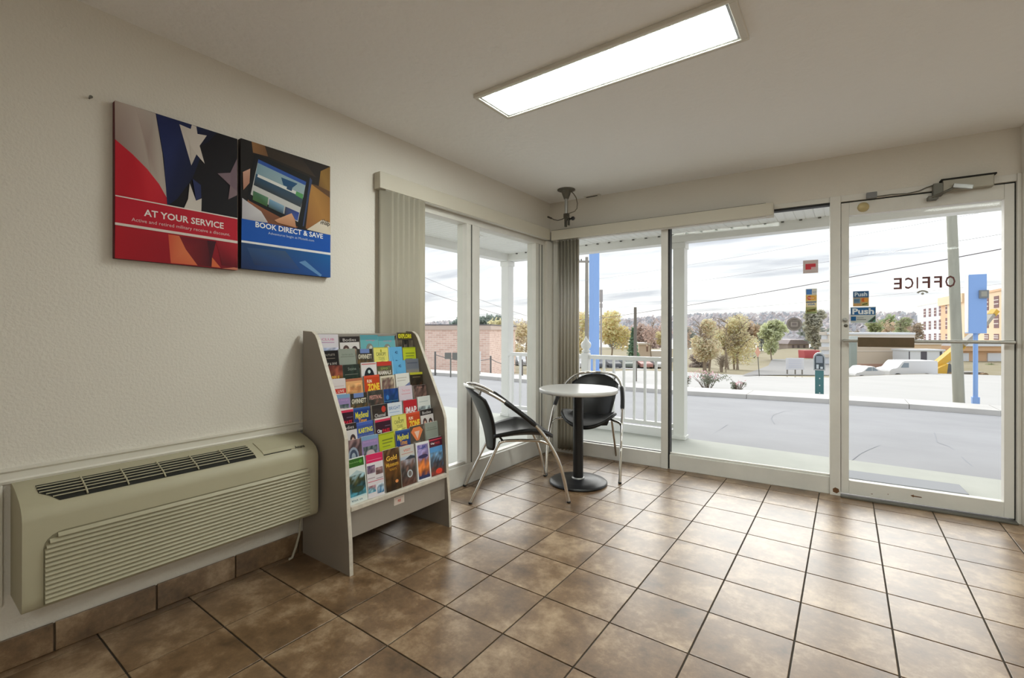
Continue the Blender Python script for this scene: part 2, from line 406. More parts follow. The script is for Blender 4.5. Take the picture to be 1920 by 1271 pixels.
wpart('pane', glass, (-.046, -2.05, .16), (-.040, -1.24, 2.04), 0); wpart('pane', glass, (-.046, -1.11, .16), (-.040, -.25, 2.04), 0)
struct(MB().box((-.12, -.105, 0), (.03, .12, 2.075), .003).build('trim_3', trim_w), 'white corner post between the two glazed walls')

# ------------------------------------------------------------------ front windows
def fwin(name):
    o = struct(bpy.data.objects.new(name, None)); COL.objects.link(o); o.rotation_euler.z = TH; return o
def fp(par, n, m, a, b, bev=.003): return MB().box(a, b, bev).build(n, m, par)
w2 = fwin('window_2')
fp(w2, 'bottom_rail', alum, (.035, 0, 0), (1.093, .10, .128)); fp(w2, 'gasket', gasket, (.09, .040, .128), (1.093, .05, .133), 0)
fp(w2, 'top_rail', alum, (.035, 0, 2.10), (1.093, .10, 2.172)); fp(w2, 'stile', alum, (.035, 0, .128), (.085, .10, 2.10))
fp(w2, 'mullion', alum, (1.093, -.012, 0), (1.150, .10, 2.172)); fp(w2, 'pane', glass, (.08, .045, .125), (1.10, .051, 2.105), 0)
w3 = fwin('window_3')
fp(w3, 'bottom_rail', alum, (1.163, 0, 0), (2.307, .10, .125)); fp(w3, 'bead', alum, (1.163, .02, .125), (2.307, .04, .140))
fp(w3, 'gasket', gasket, (1.150, .004, .005), (1.163, .08, 2.165), 0); fp(w3, 'top_rail', alum, (1.163, 0, 2.135), (2.307, .10, 2.172)); fp(w3, 'gasket', gasket, (1.163, .003, 2.118), (2.307, .06, 2.135), 0)
fp(w3, 'mullion', alum, (2.307, -.016, 0), (2.371, .10, 2.172)); fp(w3, 'pane', glass, (1.155, .045, .12), (2.31, .051, 2.125), 0)
def stick(par, name, label, s0, z0, s1, z1, n=.0425):
    bx(name, paper, par, (s0, n, z0), (s1, n+.0022, z1))
    p = Print(lambda u, v, k: Vector((s0+(s1-s0)*u, n-k, z0+(z1-z0)*v))); lab(par.children[-1], label); return p, par.children[-1]
# small decals on the glass
o = bx('sticker', paper, w3, (2.140, .0425, 1.630), (2.236, .0447, 1.728)); lab(o, 'white square decal with a red block')
p = Print(lambda u, v, k: Vector((2.140+.096*u, .0423-k, 1.630+.098*v)))
p.rect(0, 0, 1, 1, (206, 190, 188)).rect(.16, .28, .84, .72, (206, 66, 76)).rect(.54, .28, .84, .46, (214, 176, 178)).rect(.2, .1, .8, .13, (190, 172, 170)).build('print', print_m, o)
o = bx('sticker', paper, w3, (2.157, .0425, 1.325), (2.228, .0447, 1.512)); lab(o, 'tall strip of four payment card emblems')
p = Print(lambda u, v, k: Vector((2.157+.071*u, .0423-k, 1.325+.187*v)))
p.rect(0, 0, 1, 1, (214, 196, 150)).rect(0, .75, 1, 1, (214, 214, 205)).rect(.06, .77, .56, .98, (80, 130, 196)).text('card', .62, .83, .3, .08, (90, 120, 170))
p.rect(0, .52, 1, .74, (226, 190, 120)).ell(.36, .63, .24, .085, (214, 96, 66)).ell(.64, .63, .24, .085, (232, 168, 66)).text('Master', .2, .6, .6, .06, (250, 240, 230))
p.rect(0, .27, 1, .5, (226, 214, 176)).rect(.04, .44, .96, .48, (52, 78, 130)).text('VISA', .18, .33, .66, .08, (66, 110, 170), .02)
p.rect(0, 0, 1, .25, (170, 172, 120)).poly([(.1, .06), (.85, .1), (.9, .2), (.15, .15)], (84, 74, 40)).text('Discover', .22, .1, .6, .05, (210, 200, 120)).rect(.1, .015, .95, .045, (110, 140, 96)).build('print', print_m, o)
o = MB().lathe([(.052, 0), (.052, .002)], (2.083, .0425, 1.246), 28, False, 'y').build('sticker', mat('grey frosted decal', (150, 144, 142), .6), w3); lab(o, 'round grey decal')
p = Print(lambda u, v, k: Vector((2.031+.104*u, .0423-k, 1.194+.104*v)))
p.ell(.5, .5, .46, .46, (176, 170, 168), 28).ell(.5, .5, .40, .40, (140, 134, 132), 28).rect(.28, .32, .72, .66, (184, 178, 176)).rect(.36, .4, .66, .6, (150, 142, 144)).text('NO SMOKING', .24, .72, .52, .07, (190, 186, 184)).build('print', print_m, o)

# ------------------------------------------------------------------ door
d1 = fwin('door_1')
fp(d1, 'jamb', alum, (3.265, -.02, 0), (3.285, .10, 2.172)); fp(d1, 'head', alum, (2.371, -.01, 2.127), (3.265, .10, 2.172))
fp(d1, 'gasket', gasket, (3.259, .01, .01), (3.265, .08, 2.127), 0); fp(d1, 'gasket', gasket, (2.371, .012, 2.118), (3.259, .08, 2.127), 0)
fp(d1, 'threshold', grey_metal, (2.371, -.05, 0), (3.265, .12, .012))
fp(d1, 'stile', alum, (2.374, 0, .022), (2.421, .055, 2.118)); fp(d1, 'stile', alum, (3.212, 0, .022), (3.258, .055, 2.118))
fp(d1, 'rail', alum, (2.421, 0, 2.025), (3.212, .055, 2.118)); fp(d1, 'rail', alum, (2.421, 0, .022), (3.212, .055, .118))
fp(d1, 'pane', glass, (2.415, .042, .112), (3.218, .048, 2.03), 0)
pb = MB(); pb.tube([(2.385, -.055, 1.124), (3.245, -.055, 1.124)], .011, 12); pb.tube([(2.392, .005, 1.124), (2.392, -.055, 1.124)], .012, 10); pb.tube([(3.238, .005, 1.124), (3.238, -.055, 1.124)], .012, 10)
pb = pb.build('push_bar', mat('satin aluminium bar', (176, 174, 168), .35, metal=.5), d1)
fp(pb, 'push_plate', mat('brown weathered plate', (104, 84, 62), .45, c2=(86, 72, 46), vscale=7), (2.466, -.074, 1.083), (2.770, -.066, 1.150), .004)
lk = MB().lathe([(.014, 0), (.014, -.012), (.010, -.016), (.004, -.016)], (2.397, 0, 1.273), 16, True, 'y').build('lock_cylinder', steel, d1)
fp(d1, 'latch_plate', alum, (2.385, -.003, 1.195), (2.412, 0, 1.215), .001)
MB().lathe([(.012, 0), (.012, -.004), (.002, -.004)], (2.402, 0, 1.232), 12, True, 'y').build('bolt_cover', grey_metal, d1)
dc = MB().box((2.915, -.055, 2.105), (3.155, 0, 2.180), .006); dc = dc.build('door_closer', mat('aged aluminium casing', (166, 160, 146), .45, metal=.3), d1)
fp(dc, 'cover_lip', dark_in, (2.905, -.060, 2.176), (3.165, 0, 2.186), .001)
fp(dc, 'end_plate', grey_metal, (2.868, -.05, 2.085), (2.915, 0, 2.165), .002)
MB().box((-.048, -.013, -.013), (.048, .013, .013), .002, Matrix.Translation((3.005, -.075, 2.118)) @ Matrix.Rotation(.26, 4, 'Y')).build('pivot_block', steel, dc)
MB().tube([(2.955, -.075, 2.112), (2.905, -.082, 2.088), (2.862, -.06, 2.076)], .008, 8).build('arm', grey_metal, dc)
fp(dc, 'arm_shoe', grey_metal, (2.842, -.06, 2.062), (2.892, 0, 2.086), .003)
fp(d1, 'alarm_contact', mat('grey plastic sensor', (128, 128, 130), .5), (2.517, -.045, 2.122), (2.576, -.01, 2.163), .003)
MB().lathe([(.034, 0), (.034, -.006), (.026, -.02), (.006, -.024)], (2.502, 0, 2.073), 20, True, 'y').build('door_chime', mat('yellowed sensor plastic', (196, 178, 130), .45), d1)
wr = [(2.576, -.03, 2.13), (2.66, -.02, 2.134), (2.74, -.018, 2.128), (2.80, -.02, 2.135), (2.84, -.022, 2.152), (2.872, -.03, 2.16)]
MB().tube(wr, .0035, 6).build('wire', grey_metal, d1)
rust = mat('rust brown stain', (128, 88, 52), .8, c2=(90, 62, 40), vscale=60)
def blot(par, s, n, z, pts, label):
    o = MB().prism([(s+a, z+b) for a, b in pts], n-.0006, n, lambda a, b, t: Vector((a, t, b))).build('rust_patch', rust, par); lab(o, label)
blot(w3, 2.344, -.0161, .038, [(-.018, -.014), (.004, -.022), (.020, -.008), (.016, .012), (-.004, .020), (-.020, .008)], 'rust stain at the foot of the post')
blot(d1, 2.79, -.0001, .073, [(-.030, .002), (-.012, .010), (-.012, .004), (.028, .002), (.030, -.004), (-.012, -.004), (-.014, -.009)], 'brown arrow shaped scratch on bottom rail')
blot(d1, 2.55, -.0001, .045, [(-.006, 0), (.005, .004), (.007, -.003)], 'small brown chip'); blot(d1, 2.64, -.0001, .060, [(-.004, 0), (.004, .003), (.004, -.003)], 'small brown chip')
# push decals and the lettering on the glass
o = bx('sticker', paper, d1, (2.447, .0395, 1.371), (2.538, .0417, 1.480)); lab(o, 'small push decal with card emblems')
p = Print(lambda u, v, k: Vector((2.447+.091*u, .0393-k, 1.371+.109*v)))
p.rect(0, 0, 1, 1, (202, 160, 106)).rect(0, .58, 1, 1, (66, 104, 146)).text('Push', .1, .66, .8, .27, (214, 226, 236), .03).rect(.04, .2, .46, .54, (128, 156, 172)).rect(.08, .38, .4, .44, (60, 96, 140)).rect(.08, .28, .4, .33, (60, 96, 140))
p.ell(.66, .41, .12, .13, (214, 110, 60)).ell(.82, .41, .12, .13, (228, 160, 70)).rect(.54, .03, .96, .24, (190, 178, 120)).poly([(.58, .07), (.9, .13), (.92, .21), (.6, .15)], (90, 92, 46)).build('print', print_m, o)
o = bx('sticker', paper, d1, (2.432, .0395, 1.252), (2.578, .0417, 1.366)); lab(o, 'large blue and white push decal')
p = Print(lambda u, v, k: Vector((2.432+.146*u, .0393-k, 1.252+.114*v)))
p.rect(0, 0, 1, 1, (206, 216, 214)).rect(.02, .50, .98, .96, (44, 100, 156)).text('Push', .07, .54, .86, .38, (226, 232, 236), .035).rect(.02, .04, .98, .50, (196, 202, 200)).rect(.02, .14, .22, .40, (34, 96, 150))
p.rect(.25, .30, .52, .33, (110, 116, 118)).rect(.25, .18, .62, .22, (110, 116, 118)).poly([(.66, .05), (.98, .05), (.98, .46)], (84, 128, 112)).poly([(.72, .05), (.84, .05), (.98, .26), (.98, .42)], (70, 76, 72)).build('print', print_m, o)
ink = mat('dark red vinyl lettering', (104, 52, 50), .5); frost = mat('faded grey vinyl emblem', (168, 166, 160), .6)
xs = [2.674, 2.737, 2.792, 2.833, 2.894, 2.962]; L_ = 'ECIFFO'; zb = [1.494, 1.493, 1.492, 1.491, 1.490, 1.488]
wds = [.044, .044, .008, .040, .040, .050]
le = bpy.data.objects.new('lettering', None); COL.objects.link(le); le.parent = d1; lab(le, 'dark red reversed OFFICE lettering')
x = 2.674; sp = [0, .062, .122, .152, .212, .268]
for ch, dx, wd in zip(L_, sp, wds):
    vs, fs, _ = text_poly(ch, .012); mb = MB()
    mb.add([(2.676+dx+(1-a)*wd, .0415, 1.484+b*.078+.0*dx) for a, b in vs]+[(2.676+dx+(1-a)*wd, .0408, 1.484+b*.078) for a, b in vs], [list(f) for f in fs]+[[len(vs)+i for i in f] for f in fs])
    mb.build('letter', ink, le, recalc=False)
em = MB()
arc = [(math.cos(a), math.sin(a)) for a in [PI*(.12+.76*i/10) for i in range(11)]]
em.prism([(.034*c, .028*s_) for c, s_ in arc]+[(.022*c, .017*s_) for c, s_ in arc[::-1]], .0405, .0417, lambda p_, q_, t: Vector((2.829+p_, t, 1.444+q_)))
em.lathe([(.008, .0405), (.008, .0417)], (2.829, 0, 1.448), 12, False, 'y'); em.build('emblem', frost, d1)
mt = thing('door_mat', 'dark grey flat mat lying outside the glass door', 'mat', FW(2.78, .62, 0), TH)
MB().box((-.38, -.13, 0), (.38, .13, .012), .004).build('mat_body', mat('grey rubber mat', (152, 154, 160), .9, bump=.4, bscale=160), mt)

# ------------------------------------------------------------------ vertical blinds
def blind(name, label, parts_, slats, wid, zt_, zb_, org, rz, valance, end):
    t = thing(name, label, 'blind', org, rz)
    vb = MB().box(*valance, .004).build('valance', val_m, t)
    for x, y, a in slats:
        c, s_ = math.cos(a), math.sin(a); mb = MB()
        mb.shell(lambda u, v: Vector((x+(u-.5)*wid*c-.006*(1-(2*u-1)**2)*s_, y+(u-.5)*wid*s_+.006*(1-(2*u-1)**2)*c, zb_+(zt_-zb_)*v)), 6, 1, .0012)
        mb.build('slat', blind_m, t)
    return t
sl = [(.055, -2.075+.045*i, R_(90-24)) for i in range(7)]
b1 = blind('vertical_blind', 'ivory vertical blind drawn back at the left wall window above brochure rack', 'blind', sl, .09, 2.075, .34, (0, 0, 0), 0, ((.002, -2.13, 2.079), (.062, -.10, 2.182)), None)
bx('head_track', alum, b1, (.025, -2.08, 2.076), (.055, -.12, 2.085))
sl = [(.125+.0178*i, -.062, R_(104+5*(-1)**i)) for i in range(13)]
b2 = blind('vertical_blind', 'ivory vertical blind stacked at the corner of front window behind round table', 'blind', sl, .088, 2.066, .045, (0, 0, 0), TH, ((.066, -.105, 2.070), (1.945, -.004, 2.166)), None)
bx('end_cap', val_m, b2, (1.945, -.1055, 2.0695), (1.950, -.004, 2.1665)); bx('head_track', alum, b2, (.1, -.075, 2.0665), (1.9, -.045, 2.074))
bx('top_gap_shade', dark_in, b2, (.066, -.10, 2.166), (1.90, -.004, 2.1685))  # dark strip standing in for the shade above the valance

# ------------------------------------------------------------------ ceiling light, vent, bracket
cl = thing('ceiling_light', 'long fluorescent ceiling light with white frame and glowing diffuser', 'ceiling light', (1.418, -1.922, H))
fr = MB()
X, Y = .645, .157
for a, b in (((-X,-Y),(X,-Y+.022)),((-X,Y-.022),(X,Y)),((-X,-Y+.022),(-X+.022,Y-.022)),((X-.03,-Y+.022),(X,Y-.022))): fr.box((*a,-.020),(*b,0),.003)
fr.build('frame', trim_w, cl)
inn = MB()
for a, b in (((-X+.022,-Y+.022),(X-.03,-Y+.034)),((-X+.022,Y-.034),(X-.03,Y-.022)),((-X+.022,-Y+.034),(-X+.034,Y-.034)),((X-.042,-Y+.034),(X-.03,Y-.034))): inn.box((*a,-.015),(*b,-.001),.002)
inn.build('inner_frame', steel, cl)
dm = bpy.data.materials.new('lit diffuser'); dm.use_nodes = True; dt = dm.node_tree; db = dt.nodes['Principled BSDF']; db.inputs['Base Color'].default_value = (.8, .82, .8, 1)
db.inputs['Emission Color'].default_value = (.93, 1, .95, 1); db.inputs['Emission Strength'].default_value = LAMP
MB().shell(lambda u, v: Vector((-X+.034+(2*X-.076)*u, -Y+.034+(2*Y-.068)*v, -.010-.008*(1-(2*v-1)**4)*(1-(2*u-1)**30))), 20, 12, .003).build('diffuser', dm, cl)
c_ = copy_tree(cl); c_.location = (3.95, -1.922, H); c_['label'] = 'added fill ceiling light out of view, farther right over the office'   # unseen fixture added as fill to brighten the room
c_ = copy_tree(cl); c_.location = (3.95, -5.0, H); c_['label'] = 'added fill ceiling light out of view at the back right of the office'  # another unseen fixture, likewise added to lift the room's brightness
cv = thing('ceiling_vent', 'small slotted vent in the ceiling near the glazed corner', 'vent', (.46, -.02+.025, H))
MB().box((-.075, -.03, -.006), (.085, .012, 0), .002).build('plate', trim_w, cv); bx('slot', dark_in, cv, (-.06, -.018, -.0075), (.055, .002, -.0055))
cb = thing('camera_bracket', 'empty grey camera bracket hanging from the ceiling in the corner', 'bracket', (.356, -.31, H))
MB().lathe([(.080, 0), (.080, -.006), (.060, -.009)], (0,0,0), 24).build('flange', grey_metal, cb)
MB().lathe([(.052, -.008), (.044, -.02), (.034, -.05), (.024, -.075), (.020, -.085)], (0,0,0), 24).build('cone', grey_metal, cb)
MB().lathe([(.015, -.08), (.015, -.225)], (0,0,0), 16).build('pole', steel, cb)
sh = MB(); sh.box((-.02, -.018, -.26), (.025, .018, -.215), .006); sh.lathe([(.017, -.03), (.017, .03)], (.012, 0, -.262), 14, True, 'y'); sh.box((-.014, -.012, -.335), (.004, .012, -.262), .004); sh.box((.018, -.012, -.325), (.032, .012, -.262), .004); sh.build('swivel_head', mat('dark bracket metal', (84, 80, 72), .4, metal=.6), cb)
MB().lathe([(.006, .0), (.006, .03), (.016, .03), (.018, .045), (.010, .055)], (.028, 0, -.268), 14, True, 'x').build('clamp_knob', blackplastic, cb)
MB().tube([(.045, 0, -.02), (.075, 0, -.05), (.10, 0, -.09), (.112, 0, -.14), (.108, 0, -.185), (.085, 0, -.208), (.05, 0, -.214), (.02, 0, -.22)], .0045, 8).build('cable', mat('grey cable', (120, 112, 98), .5), cb)
MB().tube([(.0, 0, -.245), (-.04, -.005, -.262), (-.08, -.01, -.268), (-.12, -.01, -.255), (-.15, -.012, -.238)], .004, 8).tube([(-.145, -.012, -.241), (-.185, -.014, -.22)], .008, 8).build('cable', mat('dark cable', (70, 62, 54), .5), cb)
nl = MB().lathe([(.003, 0), (.003, .02), (.006, .02), (.006, .023)], (0, -3.475, 2.10), 10, True, 'x').build('nail', grey_metal); tag(nl, 'small nail in the left wall beside the red flag picture', 'nail')
# ------------------------------------------------------------------ wall pictures
def homog(src):                                            # unit square -> quad, inverted: photo-zoom pixels to (u, v) on the picture
    import numpy as np
    A = []; B = []
    for (x, y), (u, v) in zip(src, ((0,1),(1,1),(0,0),(1,0))):
        A.append([x,y,1,0,0,0,-u*x,-u*y]); B.append(u); A.append([0,0,0,x,y,1,-v*x,-v*y]); B.append(v)
    h = np.linalg.solve(np.array(A, float), np.array(B, float))
    def f(p):
        x, y = p; d = h[6]*x+h[7]*y+1; return (min(1, max(0, (h[0]*x+h[1]*y+h[2])/d)), min(1, max(0, (h[3]*x+h[4]*y+h[5])/d)))
    return f
def canvas(name, label, y0, y1, z0, z1, edge):
    t = thing(name, label, 'picture', (0, y0, z0))
    MB().box((.001, 0, 0), (.030, y1-y0, z1-z0), .003).build('canvas', edge, t)
    return t, Print(lambda u, v, k: Vector((.030+k, (y1-y0)*u, (z1-z0)*v)))
hm = homog([(80,65),(895,305),(90,1070),(905,1140)])
c1, p = canvas('picture', 'square canvas print with flag stars and red AT YOUR SERVICE band', -3.405, -2.945, 1.482, 2.112, mat('dark wine canvas edge', (92, 24, 34), .6))
q = lambda pts, c: p.poly([hm(a) for a in pts], c)
q([(80,65),(895,305),(905,1140),(90,1070)], (20, 16, 22))
q([(80,65),(220,107),(300,360),(330,560),(85,320)], [(176,160,150),(186,172,164),(160,140,132),(172,158,150),(150,128,122)])
q([(220,107),(352,147),(400,400),(436,700),(400,640),(330,560),(300,360)], [(186,172,164),(182,172,164),(188,176,166),(176,166,156),(186,174,164),(180,168,158),(160,140,132)])
q([(85,312),(200,405),(300,500),(330,860),(90,860)], [(196,36,52),(190,30,46),(206,44,56),(190,24,40),(176,20,36)]); q([(300,500),(380,595),(437,690),(445,860),(330,860)], [(206,44,56),(200,40,54),(178,28,44),(180,24,40),(190,24,40)])
q([(355,148),(590,216),(650,430),(600,560),(500,690),(436,735),(410,430)], [(30,38,84),(26,34,74),(24,30,64),(20,24,52),(22,26,58),(24,30,66),(36,46,94)])
q([(590,216),(760,266),(700,330),(645,350),(650,430)], [(26,34,74),(20,22,44),(18,18,34),(20,20,40),(22,26,56)])
st = lambda pts, c: [q([pts[i-1], pts[i], pts[(i+1) % 10], (sum(a for a, b in pts)/10, sum(b for a, b in pts)/10)], c) for i in range(0, 10, 2)]
st([(510,215),(585,245),(592,218),(622,228),(630,275),(692,285),(645,350),(680,465),(625,405),(592,475)], (204, 194, 186))
q([(510,215),(585,245),(630,275),(625,405),(580,340),(578,320)], (204, 194, 186)); q([(580,340),(625,405),(592,475)], (198, 188, 180))
q([(765,525),(850,520),(868,560),(850,600)], (124, 104, 112)); q([(850,520),(893,430),(897,660),(850,600)], (118, 98, 108)); q([(850,600),(897,640),(897,662),(838,690)], (128, 108, 114))
q([(582,590),(625,700),(662,685),(660,790),(545,750),(572,690)], (206, 198, 190)); q([(600,560),(655,600),(660,680),(625,700)], (40, 48, 90))
q([(90,860),(905,968),(905,1140),(90,1070)], [(176,26,40),(150,20,36),(110,18,32),(170,24,38)])
q([(443,915),(516,925),(560,1010),(640,1112),(462,1098)], [(206,84,60),(216,112,72),(220,120,78),(214,110,72),(206,96,66)])
q([(516,925),(700,950),(730,1120),(640,1112),(560,1010)], [(120,24,38),(96,22,34),(70,20,30),(110,30,36),(130,34,40)]); q([(700,950),(760,958),(735,1060),(730,1120)], (64, 20, 32)); q([(735,1060),(792,1125),(732,1120)], (210, 104, 64)); q([(760,958),(905,968),(905,1120),(800,1110)], [(150,26,40),(176,36,48),(110,20,32),(90,18,30)]); q([(800,1130),(880,1122),(905,1126),(905,1140)], (196, 120, 96))
q([(88,672),(899,812),(902,962),(88,850)], (186, 28, 48)); q([(88,668),(899,808),(899,815),(88,675)], (226, 214, 208)); q([(88,842),(902,954),(902,970),(88,858)], (222, 210, 204))
p.text('AT YOUR SERVICE', .205, .296, .66, .046, (232, 224, 220), .02); p.text('Active and retired military receive a discount.', .115, .243, .81, .030, (222, 190, 190))
p.build('print', print_m, c1)
hm = homog([(903,312),(1492,490),(912,1142),(1497,1196)])
c2, p = canvas('picture', 'narrower canvas print with hands holding a tablet and blue BOOK DIRECT band', -2.930, -2.452, 1.493, 2.122, mat('dark canvas edge', (24, 22, 26), .6))
q([(903,312),(1492,490),(1497,1196),(912,1142)], [(28,22,20),(40,30,22),(30,24,20),(22,20,22)])
q([(975,333),(1062,360),(1085,430),(985,405)], [(150,108,66),(120,84,50),(110,76,48),(140,100,60)]); q([(1062,360),(1300,432),(1400,560),(1085,430)], [(52,42,32),(40,32,26),(58,44,30),(50,40,30)])
q([(1365,600),(1492,690),(1494,925),(1335,885)], [(176,128,62),(150,104,48),(170,120,60),(140,90,50)]); q([(1430,520),(1492,492),(1492,650),(1418,615)], [(150,112,50),(130,96,40),(142,106,48),(120,86,40)]); q([(1365,600),(1418,615),(1492,650),(1492,690)], (96, 66, 38))
q([(960,700),(1130,790),(1300,860),(1270,890),(1060,850),(920,760)], [(150,92,58),(136,80,50),(120,72,46),(110,66,42),(130,80,52),(120,80,60)])
q([(995,408),(1360,560),(1374,580),(1322,872),(1300,884),(962,712),(950,690)], (18, 17, 20)); q([(1360,560),(1374,580),(1322,872),(1314,872)], (52, 66, 100))
q([(1020,448),(1335,590),(1283,845),(972,672)], (198, 198, 196)); q([(1020,448),(1335,590),(1330,612),(1016,470)], (44, 82, 160)); q([(1016,470),(1330,612),(1316,690),(1002,548)], [(128,160,176),(150,172,182),(160,178,180),(130,158,170)])
q([(1004,540),(1316,690),(1300,752),(990,612)], [(40,80,110),(56,76,92),(60,66,72),(44,52,58)]); q([(1018,543),(1272,652),(1268,670),(1014,560)], (222, 222, 218)); q([(1170,562),(1278,602),(1240,632),(1185,612)], (32, 78, 118)); q([(1210,610),(1245,622),(1240,650),(1206,636)], (40, 74, 106)); q([(1270,650),(1316,670),(1312,700),(1264,674)], (84, 150, 90))
q([(988,648),(1087,692),(1080,750),(984,706)], [(70,110,84),(96,140,110),(60,96,50),(70,110,60)]); q([(1095,700),(1192,744),(1185,795),(1088,752)], [(120,160,190),(140,170,190),(60,80,96),(70,90,80)]); q([(1200,748),(1290,786),(1280,838),(1192,800)], [(60,66,84),(40,66,150),(60,90,170),(40,44,60)])
q([(918,530),(966,508),(962,600),(922,645)], [(196,150,130),(206,160,138),(180,130,108),(170,120,100)]); q([(1128,835),(1240,790),(1262,830),(1270,882),(1150,852)], [(206,150,112),(216,166,130),(196,140,104),(180,126,92),(190,134,100)])
q([(915,695),(1040,780),(1085,850),(1060,850),(915,828)], [(190,186,192),(206,204,206),(196,190,192),(180,176,180),(176,172,178)])
q([(1440,830),(1494,850),(1495,927),(1340,893)], [(222,212,196),(206,192,170),(214,202,180),(210,198,178)]); p.text('the', .885, .485, .09, .03, (70, 60, 52)); p.text('map', .872, .452, .12, .034, (60, 52, 46), .02)
q([(912,826),(1495,926),(1495,1042),(912,968)], (16, 82, 172)); q([(912,968),(1497,1042),(1497,1196),(912,1142)], [(36,66,110),(22,96,160),(30,80,150),(30,44,84)]); q([(950,1010),(1200,1030),(1300,1150),(1000,1120)], [(48,78,120),(60,84,116),(40,70,124),(40,54,90)]); q([(1330,1090),(1440,1180),(1430,1190),(1290,1100)], (96, 140, 186))
q([(912,964),(1497,1040),(1497,1054),(912,977)], (226, 226, 226))
p.text('BOOK DIRECT & SAVE', .14, .335, .76, .044, (236, 238, 240), .02); p.text('Adventures begin at Motel6.com', .27, .290, .52, .026, (190, 206, 230))
p.build('print', print_m, c2)

# ------------------------------------------------------------------ wall air conditioner
ac = thing('wall_air_conditioner', 'beige through-wall air conditioner with louvred front under the chair rail', 'air conditioner', (0, -3.16, 0))
Y0a, Y1a = -.525, .525
pr = [(.0, .255), (.195, .255), (.208, .268), (.212, .30), (.212, .555), (.206, .578), (.19, .600), (.16, .618), (.10, .638), (.05, .650), (0, .655)]
cs = MB().prism(pr, Y0a, Y1a, lambda a, b, t: Vector((a, t, b))).build('casing', ptac_m, ac)
bmx = bmesh.new(); bmx.from_mesh(cs.data); ed = [e for e in bmx.edges if abs(e.verts[0].co.y-e.verts[1].co.y) < 1e-4 and min(v.co.x for v in e.verts) > .02]
bmesh.ops.bevel(bmx, geom=ed, offset=.022, segments=3, affect='EDGES', profile=.55); bmx.to_mesh(cs.data); bmx.free()
for pl in cs.data.polygons: pl.use_smooth = True
cs.data.set_sharp_from_angle(angle=R_(40)) if hasattr(cs.data, 'set_sharp_from_angle') else None
# air outlet on the sloping top: a flat dark sheet painted for the shaded opening, bars across it
def top(x): 
    for (a, b), (c, d) in zip(pr[5:], pr[6:]):
        if c <= x <= a: return d+(b-d)*(x-c)/(a-c)
    return .655
gx0, gx1, gy0, gy1 = .078, .186, -.475, .232
gw = MB(); vs = []
for x in (gx0, .10, .13, .16, gx1): vs += [(x, gy0+max(0, (x-.13))*.8, top(x)+.0012), (x, gy1, top(x)+.0012)]
gw.add(vs, [(2*i, 2*i+1, 2*i+3, 2*i+2) for i in range(4)]); gw.build('outlet_shade', dark_in, ac)
for i in range(1, 6):
    x = gx0+(gx1-gx0)*i/6; MB().tube([(x, gy0+max(0, x-.13)*.8, top(x)+.004), (x, gy1, top(x)+.004)], .0022, 6).build('grille_bar', ptac_m, ac)
for i in range(1, 6):
    y = gy0+(gy1-gy0)*i/6; MB().tube([(x, y+.0, top(x)+.005) for x in (gx0, .10, .13, .16, gx1)], .0028, 6).build('grille_rib', ptac_m, ac)
fl = MB()
vs = [(x, y, top(x)+h_) for h_ in (.0006, .0035) for x in (.07, .10, .13, .16, .178) for y in (.268, .468)]
fl.add(vs, [(2*i, 2*i+1, 2*i+3, 2*i+2) for i in range(4)]+[(10+2*i, 10+2*i+2, 10+2*i+3, 10+2*i+1) for i in range(4)]+[(0, 10, 11, 1), (8, 9, 19, 18)]+[(2*i, 2*i+2, 12+2*i, 10+2*i) for i in range(4)]+[(2*i+1, 11+2*i, 13+2*i, 2*i+3) for i in range(4)])
fl = fl.build('control_flap', ptac_m, ac); bx('flap_gap_shade', dark_in, ac, (.179, .268, .6045), (.1815, .40, .6085))  # the gap is a dark strip painted as shade along the flap
p = Print(lambda u, v, k: Vector((.168+(.186-.168)*(1-v), .42+.05*u, top(.168+(.186-.168)*(1-v))+.0045))); p.text('Amana', 0, 0, 1, 1, (44, 40, 34), .02).build('badge', print_m, ac)
fpn = MB(); zt0, zb0 = .506, .268; ya, yb = -.475, .478
out = [(ya, zb0), (yb, zb0), (yb, zt0-.02)]+[(yb-.02+.02*math.cos(a), zt0-.02+.02*math.sin(a)) for a in (.4, .8, 1.2)]+[(yb-.02, zt0)]+[(ya+.05, zt0)]+[(ya+.05-.05*math.sin(a), zt0-.05+.05*math.cos(a)) for a in (.3, .6, .9, 1.2)]+[(ya, zt0-.05)]
fpn.prism(out, .2122, .2142, lambda a, b, t: Vector((t, a, b))); fpn = fpn.build('louver_panel', mat('shadowed beige plastic', (126, 120, 96), .6), ac)  # darker copy of the casing plastic, louver shade put into its colour
nl_ = 15
for k in range(nl_):
    z = zb0+.004+(zt0-zb0-.008)*(k+.5)/nl_; h = (zt0-zb0)/nl_
    ys = ya+.003 if z < zt0-.05 else ya+.05-math.sqrt(max(0, .05**2-(z+h/2-zt0+.05)**2))+.004
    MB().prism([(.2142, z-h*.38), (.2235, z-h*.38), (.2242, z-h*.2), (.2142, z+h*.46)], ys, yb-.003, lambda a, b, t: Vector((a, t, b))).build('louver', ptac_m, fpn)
MB().tube([(.08, .500, .258), (.085, .503, .20), (.082, .498, .13), (.075, .485, .07), (.07, .466, .016), (.06, .455, .008)], .006, 8).build('power_cord', mat('ivory cord', (178, 172, 156), .5), ac)

